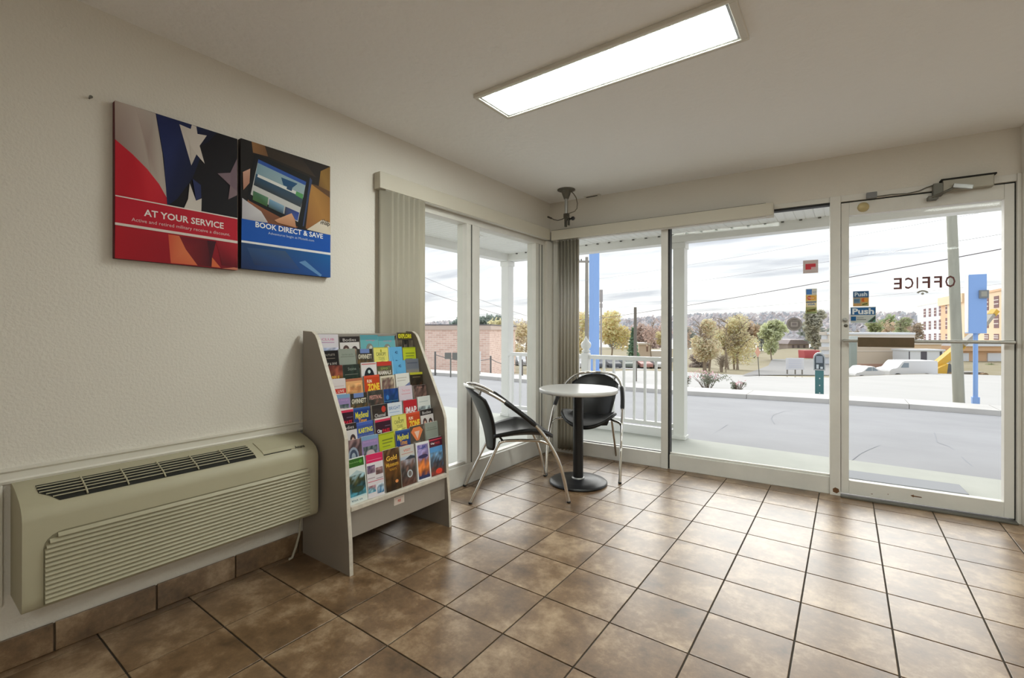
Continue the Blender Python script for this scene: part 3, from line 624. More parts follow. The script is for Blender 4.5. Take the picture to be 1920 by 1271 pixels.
# ------------------------------------------------------------------ brochure rack
RY0, RY1 = -2.614, -1.900; RW = RY1-RY0
rk = thing('brochure_rack', 'grey laminate tiered rack full of brochures beside the air conditioner', 'rack', (0, RY0, 0))
side = [(.032, .0), (.447, 0), (.440, .16), (.424, .31), (.404, .66), (.390, .70), (.185, 1.105), (.165, 1.145), (.145, 1.170), (.115, 1.186), (.032, 1.190)]
for y, nm in ((0, 'side_panel'), (RW-.019, 'side_panel')):
    o = MB().prism(side, y, y+.019, lambda a, b, t: Vector((a, t, b))).build(nm, rack_m, rk)
    eb = MB(); path = side[1:]
    for (a, b), (c, d) in zip(path, path[1:]):
        n = Vector((d-b, 0, -(c-a))).normalized()
        if n.x < 0 and n.z < 0: n = -n
        A = Vector((a, 0, b)); B = Vector((c, 0, d)); off = n*.0025
        vs = [Vector((P.x, yy, P.z))+o2 for P in (A, B) for yy in (y-.0005, y+.0195) for o2 in (Vector((0,0,0)), off)]
        eb.add(vs, [(0,2,3,1), (4,5,7,6), (0,1,5,4), (2,6,7,3), (1,3,7,5), (0,4,6,2)])
    eb.build('edge_band', rack_edge, o)
YI0, YI1 = .0205, RW-.0205
bx('back_panel', rack_m, rk, (.034, YI0, .16), (.044, YI1, 1.172)); bx('top_rail', rack_m, rk, (.044, YI0, 1.158), (.075, YI1, 1.176), .003)
kp = MB().box((.398, YI0, .165), (.412, YI1, .300), .002).build('kick_panel', rack_m, rk)
bx('front_ledge', rack_edge, rk, (.32, YI0, .301), (.432, YI1, .326), .004)
lt = bx('price_label', paper, kp, (.4125, .300, .243), (.4138, .372, .285)); lab(lt, 'small white label with red print')
p = Print(lambda u, v, k: Vector((.4139+k, .300+.072*u, .243+.042*v))); p.rect(.02, .02, .98, .98, (222, 206, 196)).text('FREE', .36, .3, .3, .34, (196, 70, 60), .03).rect(.1, .8, .9, .88, (206, 176, 166)).build('print', print_m, lt)
# tiers: nine slanted sheets with a lip, the front one the tallest
NT = 9; tiers = []
for k in range(NT):
    ztop = 1.165-.0762*k if k < 8 else .548
    xf = .128+.0325*k if k < 8 else .392
    hgt = .205 if k < 8 else .222
    lean = .12
    tiers.append((xf, ztop, hgt, lean))
    bz = ztop-hgt
    tr = MB(); X = lambda z: xf-.016-(z-ztop)*lean*-1*-1
    f = lambda a, b, t: Vector((a, t, b))
    xt = xf-.017; xb_ = xt+lean*hgt
    tr.prism([(xb_-.003, bz-.004), (xb_+.019, bz-.004), (xb_+.019, bz-.001), (xb_, bz-.001), (xt, ztop-.03), (xt-.003, ztop-.03)], YI0, YI1, f)
    tr.build('tier', rack_m, rk)

# ------------------------------------------------------------------ brochures: each a stack of leaflets with its own cover
G_ = lambda c: c
def cov(kind, p, s):
    r = random.Random(s)
    if kind == 'lilac_white': p.rect(0,0,1,1,(206,200,206)).photo(.04,.40,.96,.66,[(90,104,120),(130,140,170),(190,190,206)],6,3,s).text('CLUB',.2,.84,.6,.06,(196,120,150),.02).rect(.2,.78,.8,.80,(176,140,170))
    elif kind == 'portraits': p.rect(0,0,1,1,(208,202,200)).rect(0,.84,1,1,(44,38,38)).text('Bodies',.16,.87,.68,.08,(206,200,198)).ell(.3,.62,.17,.14,(84,62,60)).ell(.3,.58,.10,.10,(206,166,146)).ell(.74,.60,.16,.13,(70,54,54)).ell(.74,.56,.09,.09,(200,160,140))
    elif kind == 'teal_card': p.rect(0,0,1,1,(104,166,172)).rect(0,.86,1,1,(84,146,156)).text('savings',.3,.82,.5,.05,(196,110,140)).ell(.5,.62,.2,.14,(130,130,120)).ell(.56,.6,.1,.1,(190,190,180))
    elif kind == 'explore': p.rect(0,0,1,1,(66,58,52)).photo(0,.3,1,.78,[(120,110,100),(80,70,62),(110,100,84)],6,4,s).ell(.5,.9,.48,.10,(84,78,20)).text('EXPLORE',.08,.84,.84,.12,(212,204,40),.03).rect(.3,.46,.38,.8,(26,24,22)).rect(.62,.46,.7,.8,(26,24,22)).poly([(.38,.8),(.62,.8),(.58,.66),(.42,.66)],(30,28,26))
    elif kind == 'black_text': p.rect(0,0,1,1,(30,26,26)).text('OUTLETS',.2,.86,.6,.05,(170,160,150)).rect(.2,.78,.8,.80,(110,100,92)).text('SHOP & SAVE',.12,.62,.76,.06,(206,200,190)).text('TODAY',.28,.54,.5,.06,(196,190,180))
    elif kind == 'sage': p.rect(0,0,1,1,(140,146,136)).rect(.08,.78,.92,.8,(118,122,112)).text('Garden guide',.16,.82,.68,.05,(96,104,96)).rect(0,.4,1,.46,(116,112,96))
    elif kind == 'gwinnett': p.rect(0,0,1,1,(54,50,44)).photo(0,.4,1,.72,[(60,44,30),(110,84,50),(60,60,50)],8,4,s).rect(.2,.88,.8,1,(110,130,180)).text('GWINNETT',.06,.72,.88,.13,(214,206,186),.03).ell(.8,.5,.12,.1,(206,160,140))
    elif kind == 'canopy': p.rect(0,0,1,1,(214,208,110)).photo(0,.38,1,.62,[(150,156,50),(196,190,80),(220,214,120)],7,3,s).ell(.5,.9,.05,.05,(150,150,50)).text('CANOPY',.16,.76,.68,.10,(96,104,60),.01).text('TOURS',.3,.64,.42,.09,(110,116,66)).rect(0,.98,1,1,(186,180,60))
    elif kind == 'blue_bird': p.rect(0,0,1,1,(96,164,208)).poly([(.2,.5),(.5,.62),(.85,.56),(.5,.5)],(30,70,120)).poly([(.25,.8),(.32,.55),(.5,.45),(.3,.5)],(40,90,140)).text('42',.46,.80,.2,.08,(30,60,100),.02).rect(0,0,.06,1,(150,190,220))
    elif kind == 'lime': p.rect(0,0,1,1,(176,186,40)).rect(.2,.80,.9,.83,(110,124,40)).rect(.2,.72,.84,.75,(120,130,50)).rect(.2,.64,.7,.66,(120,130,50)).ell(.5,.46,.4,.07,(206,206,190)).rect(0,.96,1,1,(150,164,30))
    elif kind == 'sunset': p.photo(0,.3,1,1,[(50,40,20),(120,90,30),(150,80,60),(90,44,40)],6,6,s).text('APPLE',.2,.62,.6,.10,(206,160,60),.03).text('TRAIL',.25,.52,.5,.07,(196,150,60),.02)
    elif kind == 'forest': p.photo(0,.3,1,1,[(40,44,36),(36,52,40),(44,58,50),(50,56,50)],7,7,s).text('Stone',.3,.84,.5,.08,(140,150,140)).rect(.1,.72,.9,.735,(120,120,110)).ell(.6,.44,.06,.05,(150,100,90))
    elif kind == 'arch': p.rect(0,0,1,1,(214,208,208)).ell(.5,.5,.42,.40,(206,206,210)).ell(.5,.5,.36,.36,(30,34,40)).photo(.22,.34,.78,.5,[(90,30,40),(40,30,40),(50,80,70)],5,3,s).ell(.5,.74,.09,.05,(190,206,206)).rect(.04,.94,.96,.97,(196,110,110))
    elif kind == 'mammal': p.rect(0,0,1,1,(90,74,60)).rect(0,.88,1,1,(186,56,44)).photo(0,.4,1,.86,[(60,80,60),(100,80,60),(90,96,60)],7,4,s).text('MAMMALS',.05,.62,.9,.12,(214,206,196),.03).text('SUMMER',.25,.76,.5,.07,(150,170,90)).rect(.05,.52,.95,.56,(206,200,190))
    elif kind == 'slate': p.rect(0,0,1,1,(120,122,124)).rect(0,.7,1,1,(106,110,120)).rect(.1,.86,.9,.89,(80,86,100)).rect(0,.42,1,.66,(134,126,116)).rect(0,.4,1,.43,(170,160,60))
    elif kind == 'live': p.rect(0,0,1,1,(210,200,200)).rect(0,.62,1,.74,(190,56,44)).text('ATL LIVE',.1,.64,.8,.07,(224,190,180),.02).text('LIVE',.1,.46,.8,.13,(54,44,36),.03).rect(.1,.8,.9,.815,(190,170,170))
    elif kind == 'peach': p.rect(0,0,1,1,(220,166,112)).rect(0,.93,1,1,(176,110,80)).photo(.1,.5,.9,.86,[(222,170,110),(206,140,90),(224,176,120)],5,4,s).ell(.4,.42,.2,.08,(60,44,36)).text('Peach',.25,.68,.5,.1,(186,110,66))
    elif kind == 'zone': p.rect(0,0,1,1,(190,66,30)).rect(0,.94,1,1,(206,80,50)).rect(0,.4,1,.5,(96,84,44)).rect(.3,.44,.9,.5,(150,170,160)).text('ZONE',.18,.58,.78,.20,(236,196,60),.05).text('FUN',.18,.80,.3,.09,(240,220,190),.03)
    elif kind == 'framed_photo': p.rect(0,0,1,1,(206,196,176)).photo(.08,.36,.92,.94,[(110,80,70),(170,150,120),(96,66,66),(190,176,150)],7,7,s)
    elif kind == 'wave': p.rect(0,0,1,1,(214,212,206)).rect(.1,.86,.8,.88,(176,170,160)).rect(.1,.78,.7,.8,(176,170,160)).poly([(0,.5),(.5,.6),(1,.72),(1,.6),(.5,.5),(0,.44)],(110,120,160)).ell(.3,.42,.12,.07,(30,30,34)).ell(.75,.45,.1,.06,(40,40,44))
    elif kind == 'lantern': p.rect(0,0,1,1,(48,40,30)).rect(0,.93,1,1,(176,172,50)).rect(.2,.84,.8,.87,(110,96,70)).photo(.1,.4,.9,.8,[(90,50,34),(50,42,30),(44,38,30)],6,4,s).ell(.6,.46,.08,.07,(190,130,90))
    elif kind == 'mountains': p.rect(0,0,1,1,(150,130,176)).rect(0,.90,1,1,(120,156,190)).text('North Georgia',.1,.82,.8,.06,(190,150,200)).photo(.08,.36,.92,.74,[(60,44,50),(40,40,50),(160,160,170),(50,70,70)],8,5,s).ell(.5,.55,.25,.1,(196,176,180))
    elif kind == 'festival': p.photo(0,.3,1,1,[(80,60,52),(110,80,70),(60,60,56),(70,66,60)],7,7,s).text('FESTIVAL',.1,.76,.8,.11,(206,150,140),.02).ell(.7,.5,.14,.1,(206,176,160)).ell(.3,.5,.12,.1,(150,90,80))
    elif kind == 'aquarium': p.photo(0,.3,1,1,[(20,30,50),(24,54,90),(30,70,130),(34,60,120)],7,7,s).ell(.6,.52,.26,.08,(110,120,50)).ell(.25,.76,.10,.07,(60,120,190)).rect(0,.64,1,.66,(70,120,150))
    elif kind == 'pale_pink': p.rect(0,0,1,1,(206,192,202)).text('Tree houses',.24,.84,.6,.07,(214,130,140)).rect(.2,.76,.86,.78,(206,150,160)).photo(0,.36,1,.6,[(110,130,140),(160,160,180),(200,190,200)],7,3,s)
    elif kind == 'lace': p.photo(0,.3,1,1,[(30,26,28),(80,60,54),(140,110,100),(50,40,38)],9,9,s).text('Fox',.3,.9,.4,.06,(180,130,120))
    elif kind == 'city_dark': p.rect(0,0,1,1,(54,24,40)).rect(0,.90,1,.96,(206,54,84)).rect(0,.3,1,.5,(84,150,206)).text('City',.1,.60,.3,.11,(232,232,232),.03).text('PASS',.44,.60,.46,.10,(206,40,60),.03).rect(.6,.76,.95,.78,(110,90,110)).rect(0,.96,1,1,(220,206,206))
    elif kind == 'knights': p.rect(0,0,1,1,(36,62,126)).rect(0,.95,1,1,(56,90,150)).text('Medieval',.10,.72,.78,.17,(222,214,60),.02).text('Times',.26,.58,.5,.14,(226,160,60),.02).photo(.2,.36,.85,.56,[(170,96,40),(214,140,50),(190,110,60)],5,3,s)
    elif kind == 'channel': p.rect(0,0,1,1,(46,40,38)).photo(0,.36,1,.9,[(80,70,66),(54,46,42),(60,50,46)],7,5,s).ell(.74,.86,.14,.09,(186,60,46)).text('Channel',.14,.66,.7,.10,(206,200,200),.01).ell(.8,.44,.2,.1,(206,206,206)).ell(.12,.4,.12,.05,(60,120,60))
    elif kind == 'white_blue': p.rect(0,0,1,1,(206,212,220)).text('BRIGHT',.08,.80,.8,.10,(90,120,170),.01).rect(.1,.72,.8,.74,(150,170,200)).photo(0,.34,1,.48,[(110,96,84),(170,180,196),(206,212,220)],6,3,s)
    elif kind == 'imap': p.rect(0,0,1,1,(176,32,40)).rect(0,.36,1,.5,(120,106,150)).rect(0,.5,1,.53,(60,30,40)).text('iMAP',.14,.60,.8,.2,(228,222,222),.03)
    elif kind == 'sea': p.rect(0,0,1,1,(210,212,208)).photo(.04,.36,.96,.72,[(40,60,80),(50,66,76),(110,120,124),(180,190,190)],6,4,s).rect(.1,.84,.8,.86,(170,180,180))
    elif kind == 'karting': p.rect(0,0,1,1,(64,84,150)).rect(0,.92,1,1,(70,96,176)).text('KARTING',.1,.72,.84,.13,(220,214,50),.03).photo(0,.36,1,.68,[(206,206,200),(80,70,80),(80,96,150),(84,104,160)],8,4,s)
    elif kind == 'fan': p.rect(0,0,1,1,(84,72,60)).poly([(.5,.5),(.06,.84),(.25,.95),(.75,.95),(.94,.84)],(220,124,74)).poly([(.5,.62),(.3,.84),(.7,.84)],(226,190,170)).photo(.1,.34,.9,.58,[(80,90,70),(150,140,130),(90,80,70)],6,3,s)
    elif kind == 'clock': p.rect(0,0,1,1,(70,56,60)).photo(0,.3,1,1,[(60,50,50),(110,80,84),(70,60,64),(150,120,120)],7,7,s).ell(.55,.58,.30,.24,(150,160,176)).ell(.55,.58,.22,.18,(70,80,100)).ell(.55,.58,.12,.10,(160,170,180))
    elif kind == 'f_fish': p.rect(0,0,1,1,(220,226,222)).rect(.08,.80,.94,.98,(56,104,40)).text('Rivers & Springs',.14,.88,.66,.04,(150,190,120)).ell(.76,.90,.09,.04,(90,160,60)).photo(.05,.16,.95,.62,[(80,150,170),(60,100,110),(40,60,60),(70,70,40),(150,180,190)],8,9,s).poly([(.05,.62),(.5,.72),(.95,.62)],(176,196,200)).ell(.5,.30,.34,.07,(60,76,60)).rect(.05,.13,.95,.16,(190,220,225)).text('Visit us',.1,.05,.6,.05,(60,110,130))
    elif kind == 'f_pink': p.rect(0,0,1,1,(220,214,218)).rect(0,.80,1,1,(214,44,96)).rect(.08,.855,.92,.865,(232,150,180)).photo(.03,.56,.50,.74,[(110,90,110),(170,140,160),(70,60,90)],4,4,s).photo(.53,.50,.97,.66,[(150,110,110),(90,70,70),(176,140,140)],4,4,s+1).photo(.03,.12,.48,.28,[(70,140,170),(150,190,200),(190,130,140)],4,4,s+2).photo(.56,.06,.97,.28,[(60,110,150),(200,210,220)],4,4,s+3).rect(.03,.36,.97,.375,(206,90,110)).rect(.04,.44,.46,.46,(170,150,160)).rect(.54,.40,.94,.42,(170,150,160))
    elif kind == 'f_gold': p.photo(0,0,1,1,[(50,36,26),(70,50,28),(96,64,30),(120,76,36),(60,40,24),(110,80,50)],7,10,s).text('Gold',.14,.72,.7,.12,(226,180,70),.03).text('Museum',.1,.58,.8,.10,(214,166,60),.02).text('tours',.3,.48,.45,.06,(206,150,50)).ell(.72,.2,.1,.04,(232,150,90))
    elif kind == 'f_town': p.rect(0,0,1,1,(200,196,190)).photo(0,0,1,.66,[(90,60,50),(110,80,70),(60,60,60),(130,96,84),(150,150,160)],7,8,s).text('VISIT',.25,.86,.5,.06,(206,110,90),.02).rect(.1,.80,.9,.82,(196,150,140)).rect(0,.66,1,.74,(176,186,200)).ell(.58,.28,.19,.10,(190,196,200)).ell(.58,.28,.12,.07,(120,110,106)).poly([(.3,.66),(.7,.74),(1,.7),(1,.64)],(60,66,76))
    elif kind == 'f_framed': p.rect(0,0,1,1,(226,226,230)).photo(.08,.06,.92,.94,[(60,50,84),(196,110,60),(226,130,60),(120,100,140),(150,140,190),(170,150,190)],6,10,s).text('ELLIJAY',.14,.80,.7,.12,(44,66,150),.03).ell(.5,.62,.36,.05,(60,54,90)).rect(.08,.04,.92,.12,(50,56,96))
    else: p.rect(0,0,1,1,(90,150,206)).photo(0,.0,1,.62,[(150,60,50),(96,70,60),(60,66,80),(110,130,150),(110,160,206)],8,9,s).rect(0,.76,1,1,(80,30,46)).rect(0,.93,1,.96,(206,60,80)).text('City',.1,.82,.3,.06,(236,230,230),.03).text('PASS',.42,.82,.4,.06,(196,60,70),.02).ell(.6,.1,.26,.07,(226,70,50))
NAMES = {'lilac_white':'pale lilac brochure with a lake scene','portraits':'white brochure with two portraits under a black heading','teal_card':'teal brochure','explore':'dark brochure headed EXPLORE in yellow','black_text':'black brochure with small pale lettering','sage':'plain sage green brochure','gwinnett':'dark brochure headed GWINNETT','canopy':'pale yellow brochure with leafy lettering','blue_bird':'sky blue brochure with a bird','lime':'lime green brochure','sunset':'brown and orange sunset brochure','forest':'dark forest green brochure','arch':'white brochure with a dark domed picture','mammal':'red topped brown brochure with white heading','slate':'grey slate brochure','live':'white and red brochure headed LIVE','peach':'peach coloured brochure','zone':'red brochure headed ZONE in yellow','framed_photo':'cream framed photo brochure','wave':'white brochure with a blue wave','lantern':'dark brown brochure with a yellow top edge','mountains':'lilac mountain brochure','festival':'dusky pink festival brochure','aquarium':'deep blue underwater brochure','pale_pink':'pale pink brochure','lace':'dark brown lacy brochure','city_dark':'dark plum City PASS brochure with blue foot','knights':'royal blue brochure with yellow gothic heading','channel':'dark brochure with a red dot','white_blue':'white brochure with blue heading','imap':'red brochure headed iMAP','sea':'white brochure with a dark sea picture','karting':'blue brochure headed KARTING','fan':'brown brochure with an orange fan shape','clock':'dark brochure with a round silver emblem','f_fish':'tall white brochure with green top and river picture','f_pink':'tall white brochure with pink top and photo grid','f_gold':'tall brown brochure with gold lettering','f_town':'tall pale brochure with a town picture','f_framed':'tall white framed brochure with blue heading','f_city':'tall brochure with a city skyline under plum band'}
ROWS = [['lilac_white','portraits','teal_card','teal_card','explore'],['black_text','sage','gwinnett','canopy','blue_bird','lime'],['sunset','forest','arch','mammal','blue_bird','slate'],
 ['live','peach','zone','framed_photo','wave','lantern'],['mountains','gwinnett','festival','aquarium','pale_pink','lace'],['city_dark','knights','channel','white_blue','imap','sea'],
 ['portraits','karting','city_dark','canopy','zone','portraits'],['clock','mountains','lime','knights','fan','sage'],['f_fish','f_pink','f_gold','f_town','f_framed','f_city']]
ORD = ['top','second','third','fourth','fifth','sixth','seventh','eighth','front']; OC = ['first','second','third','fourth','fifth','sixth']
rnd = random.Random(4)
for k, row in enumerate(ROWS):
    xf, ztop, hgt, lean = tiers[k]; n = len(row); pitch = (YI1-YI0-.004)/n; wdt = min(pitch*.94, .108 if n == 6 else .128)
    for i, kind in enumerate(row):
        dz = rnd.uniform(-.006, .006) + (.012 if kind in ('lilac_white','explore') else 0); thk = rnd.uniform(.005, .012)
        yc = YI0+.002+pitch*(i+.5)+rnd.uniform(-.003, .003)
        bz = ztop-hgt; h = hgt+dz; xb_ = xf-.017+lean*hgt+.0012
        t = thing('brochure', NAMES[kind]+', %s in the %s row' % (OC[i], ORD[k]), 'brochure', (xb_, RY0+yc, bz), 0, 'brochures in the rack')
        an = math.atan(lean); Mr = Matrix.Rotation(-an, 4, 'Y') @ Matrix.Rotation(rnd.uniform(-.02, .02), 4, 'X')
        MB().box((0, -wdt/2, 0), (thk, wdt/2, h), 0, Mr).build('leaflets', paper, t)
        p = Print(lambda u, v, q_: Mr @ Vector((thk+.0004+q_, -wdt/2+wdt*u, h*v)), .00012); cov(kind, p, k*17+i)
        p.build('cover', print_gloss, t)
# ------------------------------------------------------------------ round table and two chairs
tb = thing('cafe_table', 'small round pedestal table with white top and black base by the window', 'table', (.690, -.715, 0))
MB().lathe([(.300, .712), (.306, .716), (.306, .738), (.302, .742), (.28, .7425)], n=56).build('tabletop', white_lam, tb)
MB().lathe([(.13, .700), (.13, .712)], n=24).build('mounting_plate', blackmetal, tb)
MB().lathe([(.040, .03), (.040, .702)], n=24).build('pedestal', blackmetal, tb)
MB().lathe([(.218, 0), (.226, .004), (.226, .014), (.215, .022), (.14, .030), (.060, .036), (.046, .040)], n=48).build('base', blackmetal, tb)
MB().lathe([(.050, .037), (.050, .043), (.044, .048), (.040, .048)], n=24).build('collar', steel, tb)
def spline(P, n=6):
    P = [Vector(p) for p in P]; out = []
    for i in range(len(P)-1):
        a, b, c, d = P[max(i-1, 0)], P[i], P[i+1], P[min(i+2, len(P)-1)]
        for k in range(n):
            t = k/n; out.append(.5*((2*b)+(c-a)*t+(2*a-5*b+4*c-d)*t*t+(3*b-a-3*c+d)*t**3))
    return out+[P[-1]]
def chair(label, loc, rz):
    t = thing('cafe_chair', label, 'chair', loc, rz, 'cafe chairs at the round table')
    half = [(.338,.300,.004), (.296,.300,.197), (.238,.299,.348), (.128,.292,.516), (-.004,.278,.632), (-.129,.250,.720), (-.245,.192,.780), (-.325,.105,.799)]
    full_ = half+[(-.352, 0, .803)]+[(x, -y, z) for x, y, z in half[::-1]]
    sp = spline(full_, 6); MB().tube(sp, .0115, 12).build('hoop_frame', chrome, t)
    for s in (1, -1):
        arm = [p for p in spline([(x, y*s, z) for x, y, z in half], 10) if -.115 < p.x < .115]
        MB().tube(arm, [.0135]+[.0175]*(len(arm)-2)+[.0135], 12).build('arm_pad', blackplastic, t)
        lg = spline([(-.333, .185*s, .004), (-.235, .178*s, .20), (-.140, .170*s, .385), (-.112, .168*s, .412), (-.07, .172*s, .420), (.04, .215*s, .428), (.135, .272*s, .432), (.196, .297*s, .415)], 5)
        MB().tube(lg, .0105, 10).build('leg', chrome, t)
        MB().lathe([(.012, 0), (.014, .002), (.014, .012), (.011, .014)], (-.333, .185*s, 0), 12).build('foot_cap', blackplastic, t)
        MB().lathe([(.012, 0), (.014, .002), (.014, .012), (.011, .014)], (.338, .300*s, 0), 12).build('foot_cap', blackplastic, t)
    MB().tube([(-.10, -.168, .415), (-.10, .168, .415)], .009, 8).build('cross_bar', chrome, t)
    def seat(u, v):                                       # square patch rounded to a saddle with a squarer rear
        a, b = 2*u-1, 2*v-1; k = .5 if b > 0 else .22
        X = a*math.sqrt(1-b*b*k); Y = b*math.sqrt(1-a*a*(.5 if b > 0 else .12)); y = .24*X*(1-.20*max(0, -Y)); x = .062+.238*Y
        z = .416+.062*(y/.24)**2+.012*math.cos(Y*2)-.035*max(0, Y-.25)**2
        return Vector((x, y, z))
    MB().shell(seat, 18, 18, .024).build('seat', blackplastic, t, recalc=True)
    def back(u, v):                                       # v: bottom to top
        a = 2*u-1; wv = .118+.092*v**.8; zt_ = .792-.085*abs(a)**2.4
        xc = -.178-.050*v-.110*v**2.2
        return Vector((xc+.11*(abs(a)**2.2)*(.25+.75*v), a*wv, .335+.012*a*a+(zt_-.335)*v))
    MB().shell(back, 16, 16, .014).build('backrest', blackplastic, t)
    for s in (1, -1): MB().tube([(-.258, .186*s, .784), (-.268, .170*s, .742)], .007, 8).build('bolt', steel, t)
    return t
chair('chrome hoop chair with black seat standing sideways left of the round table', (.390, -1.185, 0), R_(47.5))
chair('chrome hoop chair with black seat facing the room behind the round table', (.587, -.300, 0), math.atan2(-.964, .266))

# ------------------------------------------------------------------ porch
ALB = .86
sl_ = MB(); sl_.box((-9, -9, -.25), (-.12, 1.39, -.012)); sl_.box((-.12, .1, -.25), (9, 1.39, -.012)); struct(sl_.build('porch_slab', concrete), 'pale concrete porch slab outside the glass')
PR = struct(bpy.data.objects.new('porch_roof', None)); COL.objects.link(PR); lab(PR, 'white porch roof with vinyl soffit')
rf = MB(); rf.box((-1.75, -9, 2.33), (-.12, 1.62, 2.62)); rf.box((-.12, .56, 2.33), (9, 1.62, 2.62)); rf.build('roof_deck', vinyl, PR)
rf = MB(); rf.box((-.12, -6.6, 2.62), (9, 1.0, 2.66)); rf.build('roof_deck', vinyl, PR)
bm1 = MB().box((-1.60, 1.27, 2.175), (9, 1.42, 2.30), .004).build('beam', vinyl, PR)
MB().box((-1.60, -9, 2.175), (-1.45, 1.27, 2.30), .004).build('beam', vinyl, PR)
pw = .152; pz0, pz1 = 2.268, 2.276
def panel_mb(L):                                          # double-four soffit board: two flats and a groove
    f = lambda a, b, t: Vector((a, t, b))
    return MB().prism([(0,pz1),(0,pz0+.006),(.006,pz0),(.068,pz0),(.073,pz0+.006),(.079,pz0+.006),(.084,pz0),(.146,pz0),(pw-.001,pz0+.006),(pw-.001,pz1)], 0, L, f)
pf = None
for i in range(58):
    x = -.12+pw*i
    if x > 5.2: break
    if pf is None: o = pf = panel_mb(1.165).build('soffit_panel', vinyl, PR)
    else: o = pf.copy(); COL.objects.link(o)
    o.location = (x, max(.125, .0614*(x+pw)+.115), 0)
pf = None
for i in range(50):
    y = 1.27-pw*(i+1)
    if y < -6: break
    if pf is None: o = pf = panel_mb(1.325).build('soffit_panel', vinyl, PR)
    else: o = pf.copy(); COL.objects.link(o)
    o.rotation_euler.z = -PI/2; o.location = (-1.45, y+pw, 0)
for x0 in range(0, 60):
    x = -1.30+.152*x0
    if x > 7: break
    MB().box((x-.012, 1.255, 2.256), (x+.012, 1.27, 2.268)).build('groove_shade', mat('soffit groove shade grey', (110, 108, 104), .8), PR)  # grey blocks painted as the shade at the soffit groove ends
rl = thing('recessed_light', 'round recessed can light in the porch soffit outside the left window', 'light', (-1.03, .07-.03, 2.268))
MB().lathe([(.105, 0), (.105, -.006), (.075, -.010), (.070, 0)], n=28).build('trim_ring', vinyl, rl); MB().lathe([(.070, -.004), (.070, -.002)], n=24, smooth=False).build('lens', mat('dim can light', (120, 122, 120), .4), rl)
def post(x, y, label, wd=.125):
    t = thing('porch_post', label, 'post', (x, y, -.012))
    MB().box((-wd/2, -wd/2, 0), (wd/2, wd/2, 2.187), .006).build('shaft', vinyl, t)
    MB().box((-wd/2-.012, -wd/2-.012, 0), (wd/2+.012, wd/2+.012, .04), .006).build('base_trim', vinyl, t)
    MB().box((-wd/2-.012, -wd/2-.012, 2.12), (wd/2+.012, wd/2+.012, 2.186), .006).build('cap_trim', vinyl, t)
post(-1.52, 1.345, 'white porch corner post seen through the left window'); post(.888, 1.345, 'white porch post right of the railing')
nw = thing('newel_post', 'white railing newel with turned finial in the middle of the railing', 'post', (-.253, 1.29, -.012))
MB().box((-.045, -.045, 0), (.045, .045, .93), .004).build('shaft', vinyl_rail, nw)
MB().lathe([(.030, .93), (.052, .945), (.058, .955), (.040, .965), (.036, .975), (.060, 1.0), (.066, 1.03), (.058, 1.055), (.030, 1.085), (.018, 1.11), (.008, 1.135), (.002, 1.14)], n=20).build('finial', vinyl_rail, nw)
def railing(x0, x1, label):
    y = 1.30; t = thing('porch_railing', label, 'railing', ((x0+x1)/2, y, -.012)); h = (x1-x0)/2
    MB().box((-h, -.030, .855), (h, .030, .905), .008).build('top_rail', vinyl_rail, t); MB().box((-h, -.022, .12), (h, .022, .165), .005).build('bottom_rail', vinyl_rail, t)
    MB().box((-h, -.018, 0), (h, .018, .10), .003).build('kick_board', vinyl_rail, t)
    n = int((x1-x0)/.122); p0 = None
    for i in range(n):
        xx = -h+(i+.5)*(x1-x0)/n
        if p0 is None: o = p0 = MB().box((-.013, -.013, .165), (.013, .013, .856)).build('baluster', vinyl_rail, t)
        else: o = p0.copy(); COL.objects.link(o)
        o.location = (xx, 0, 0)
railing(-1.455, -.30, 'white porch railing section from corner post to newel'); railing(-.207, .824, 'white porch railing section right of the newel with seven gaps')

# ------------------------------------------------------------------ ground
def drape(name, m, L0, L1, n, kz=0.0, nv=10):
    """a strip of ground between two polylines, following the slope"""
    def along(L, u):
        t = u*(len(L)-1); i = min(int(t), len(L)-2); q = t-i; return (L[i][0]*(1-q)+L[i+1][0]*q, L[i][1]*(1-q)+L[i+1][1]*q)
    def f(u, v):
        a, b = along(L0, u), along(L1, u); v = v*v*.5+v*.5; x = a[0]*(1-v)+b[0]*v; y = a[1]*(1-v)+b[1]*v; return Vector((x, y, zt(x, y)+kz))
    o = MB().grid(f, n, nv).build(name, m, recalc=False); return struct(o)
K0 = [(-60, 14.5), (-30, 11.6), (-14, 8.4), (-11, 8.86), (-9.4, 9.2), (-7.5, 8.9), (-4, 8.8), (-1.17, 9.04), (.28, 9.47), (2.06, 10.0), (3.6, 10.25), (5.1, 10.2), (9, 10.4), (30, 11)]
K1 = [(x, y+1.1) for x, y in K0]
K2 = [(x, y+2.6) for x, y in K0]
drape('parking_lot', asphalt, [(-60, 1.35), (-30, 1.35), (-14, 1.35), (-11, 1.35), (-9.4, 1.35), (-7.5, 1.35), (-4, 1.35), (-1.17, 1.35), (.28, 1.35), (2.06, 1.35), (3.6, 1.35), (5.1, 1.35), (9, 1.35), (30, 1.35)], [(x, y+.1) for x, y in K0], 104, 0, 16)['label'] = 'pale grey asphalt lot sloping away from the porch'
drape('mulch_verge', mat('pale mulch and sand', (174, 162, 148), .95, var=.12, vscale=3), [(x, y+.1) for x, y in K1], K2, 104, .035, 3)
drape('road', road_m, [(x, y-.05) for x, y in K2], fr_, 130, .03, 24)['label'] = 'pale wide road beyond the lot'
drape('grass_verge', mat('straw coloured winter grass', (161, 150, 127), .95, c2=(150, 140, 104), vscale=.6), fr_, [(-90, 140), (-45, 140), (-36, 140), (-30, 140), (-26, 140), (-22, 140), (-17, 140), (-13, 140), (-6, 140), (6, 140), (20, 140), (30, 140), (44, 140), (120, 140)], 130, .05, 30)
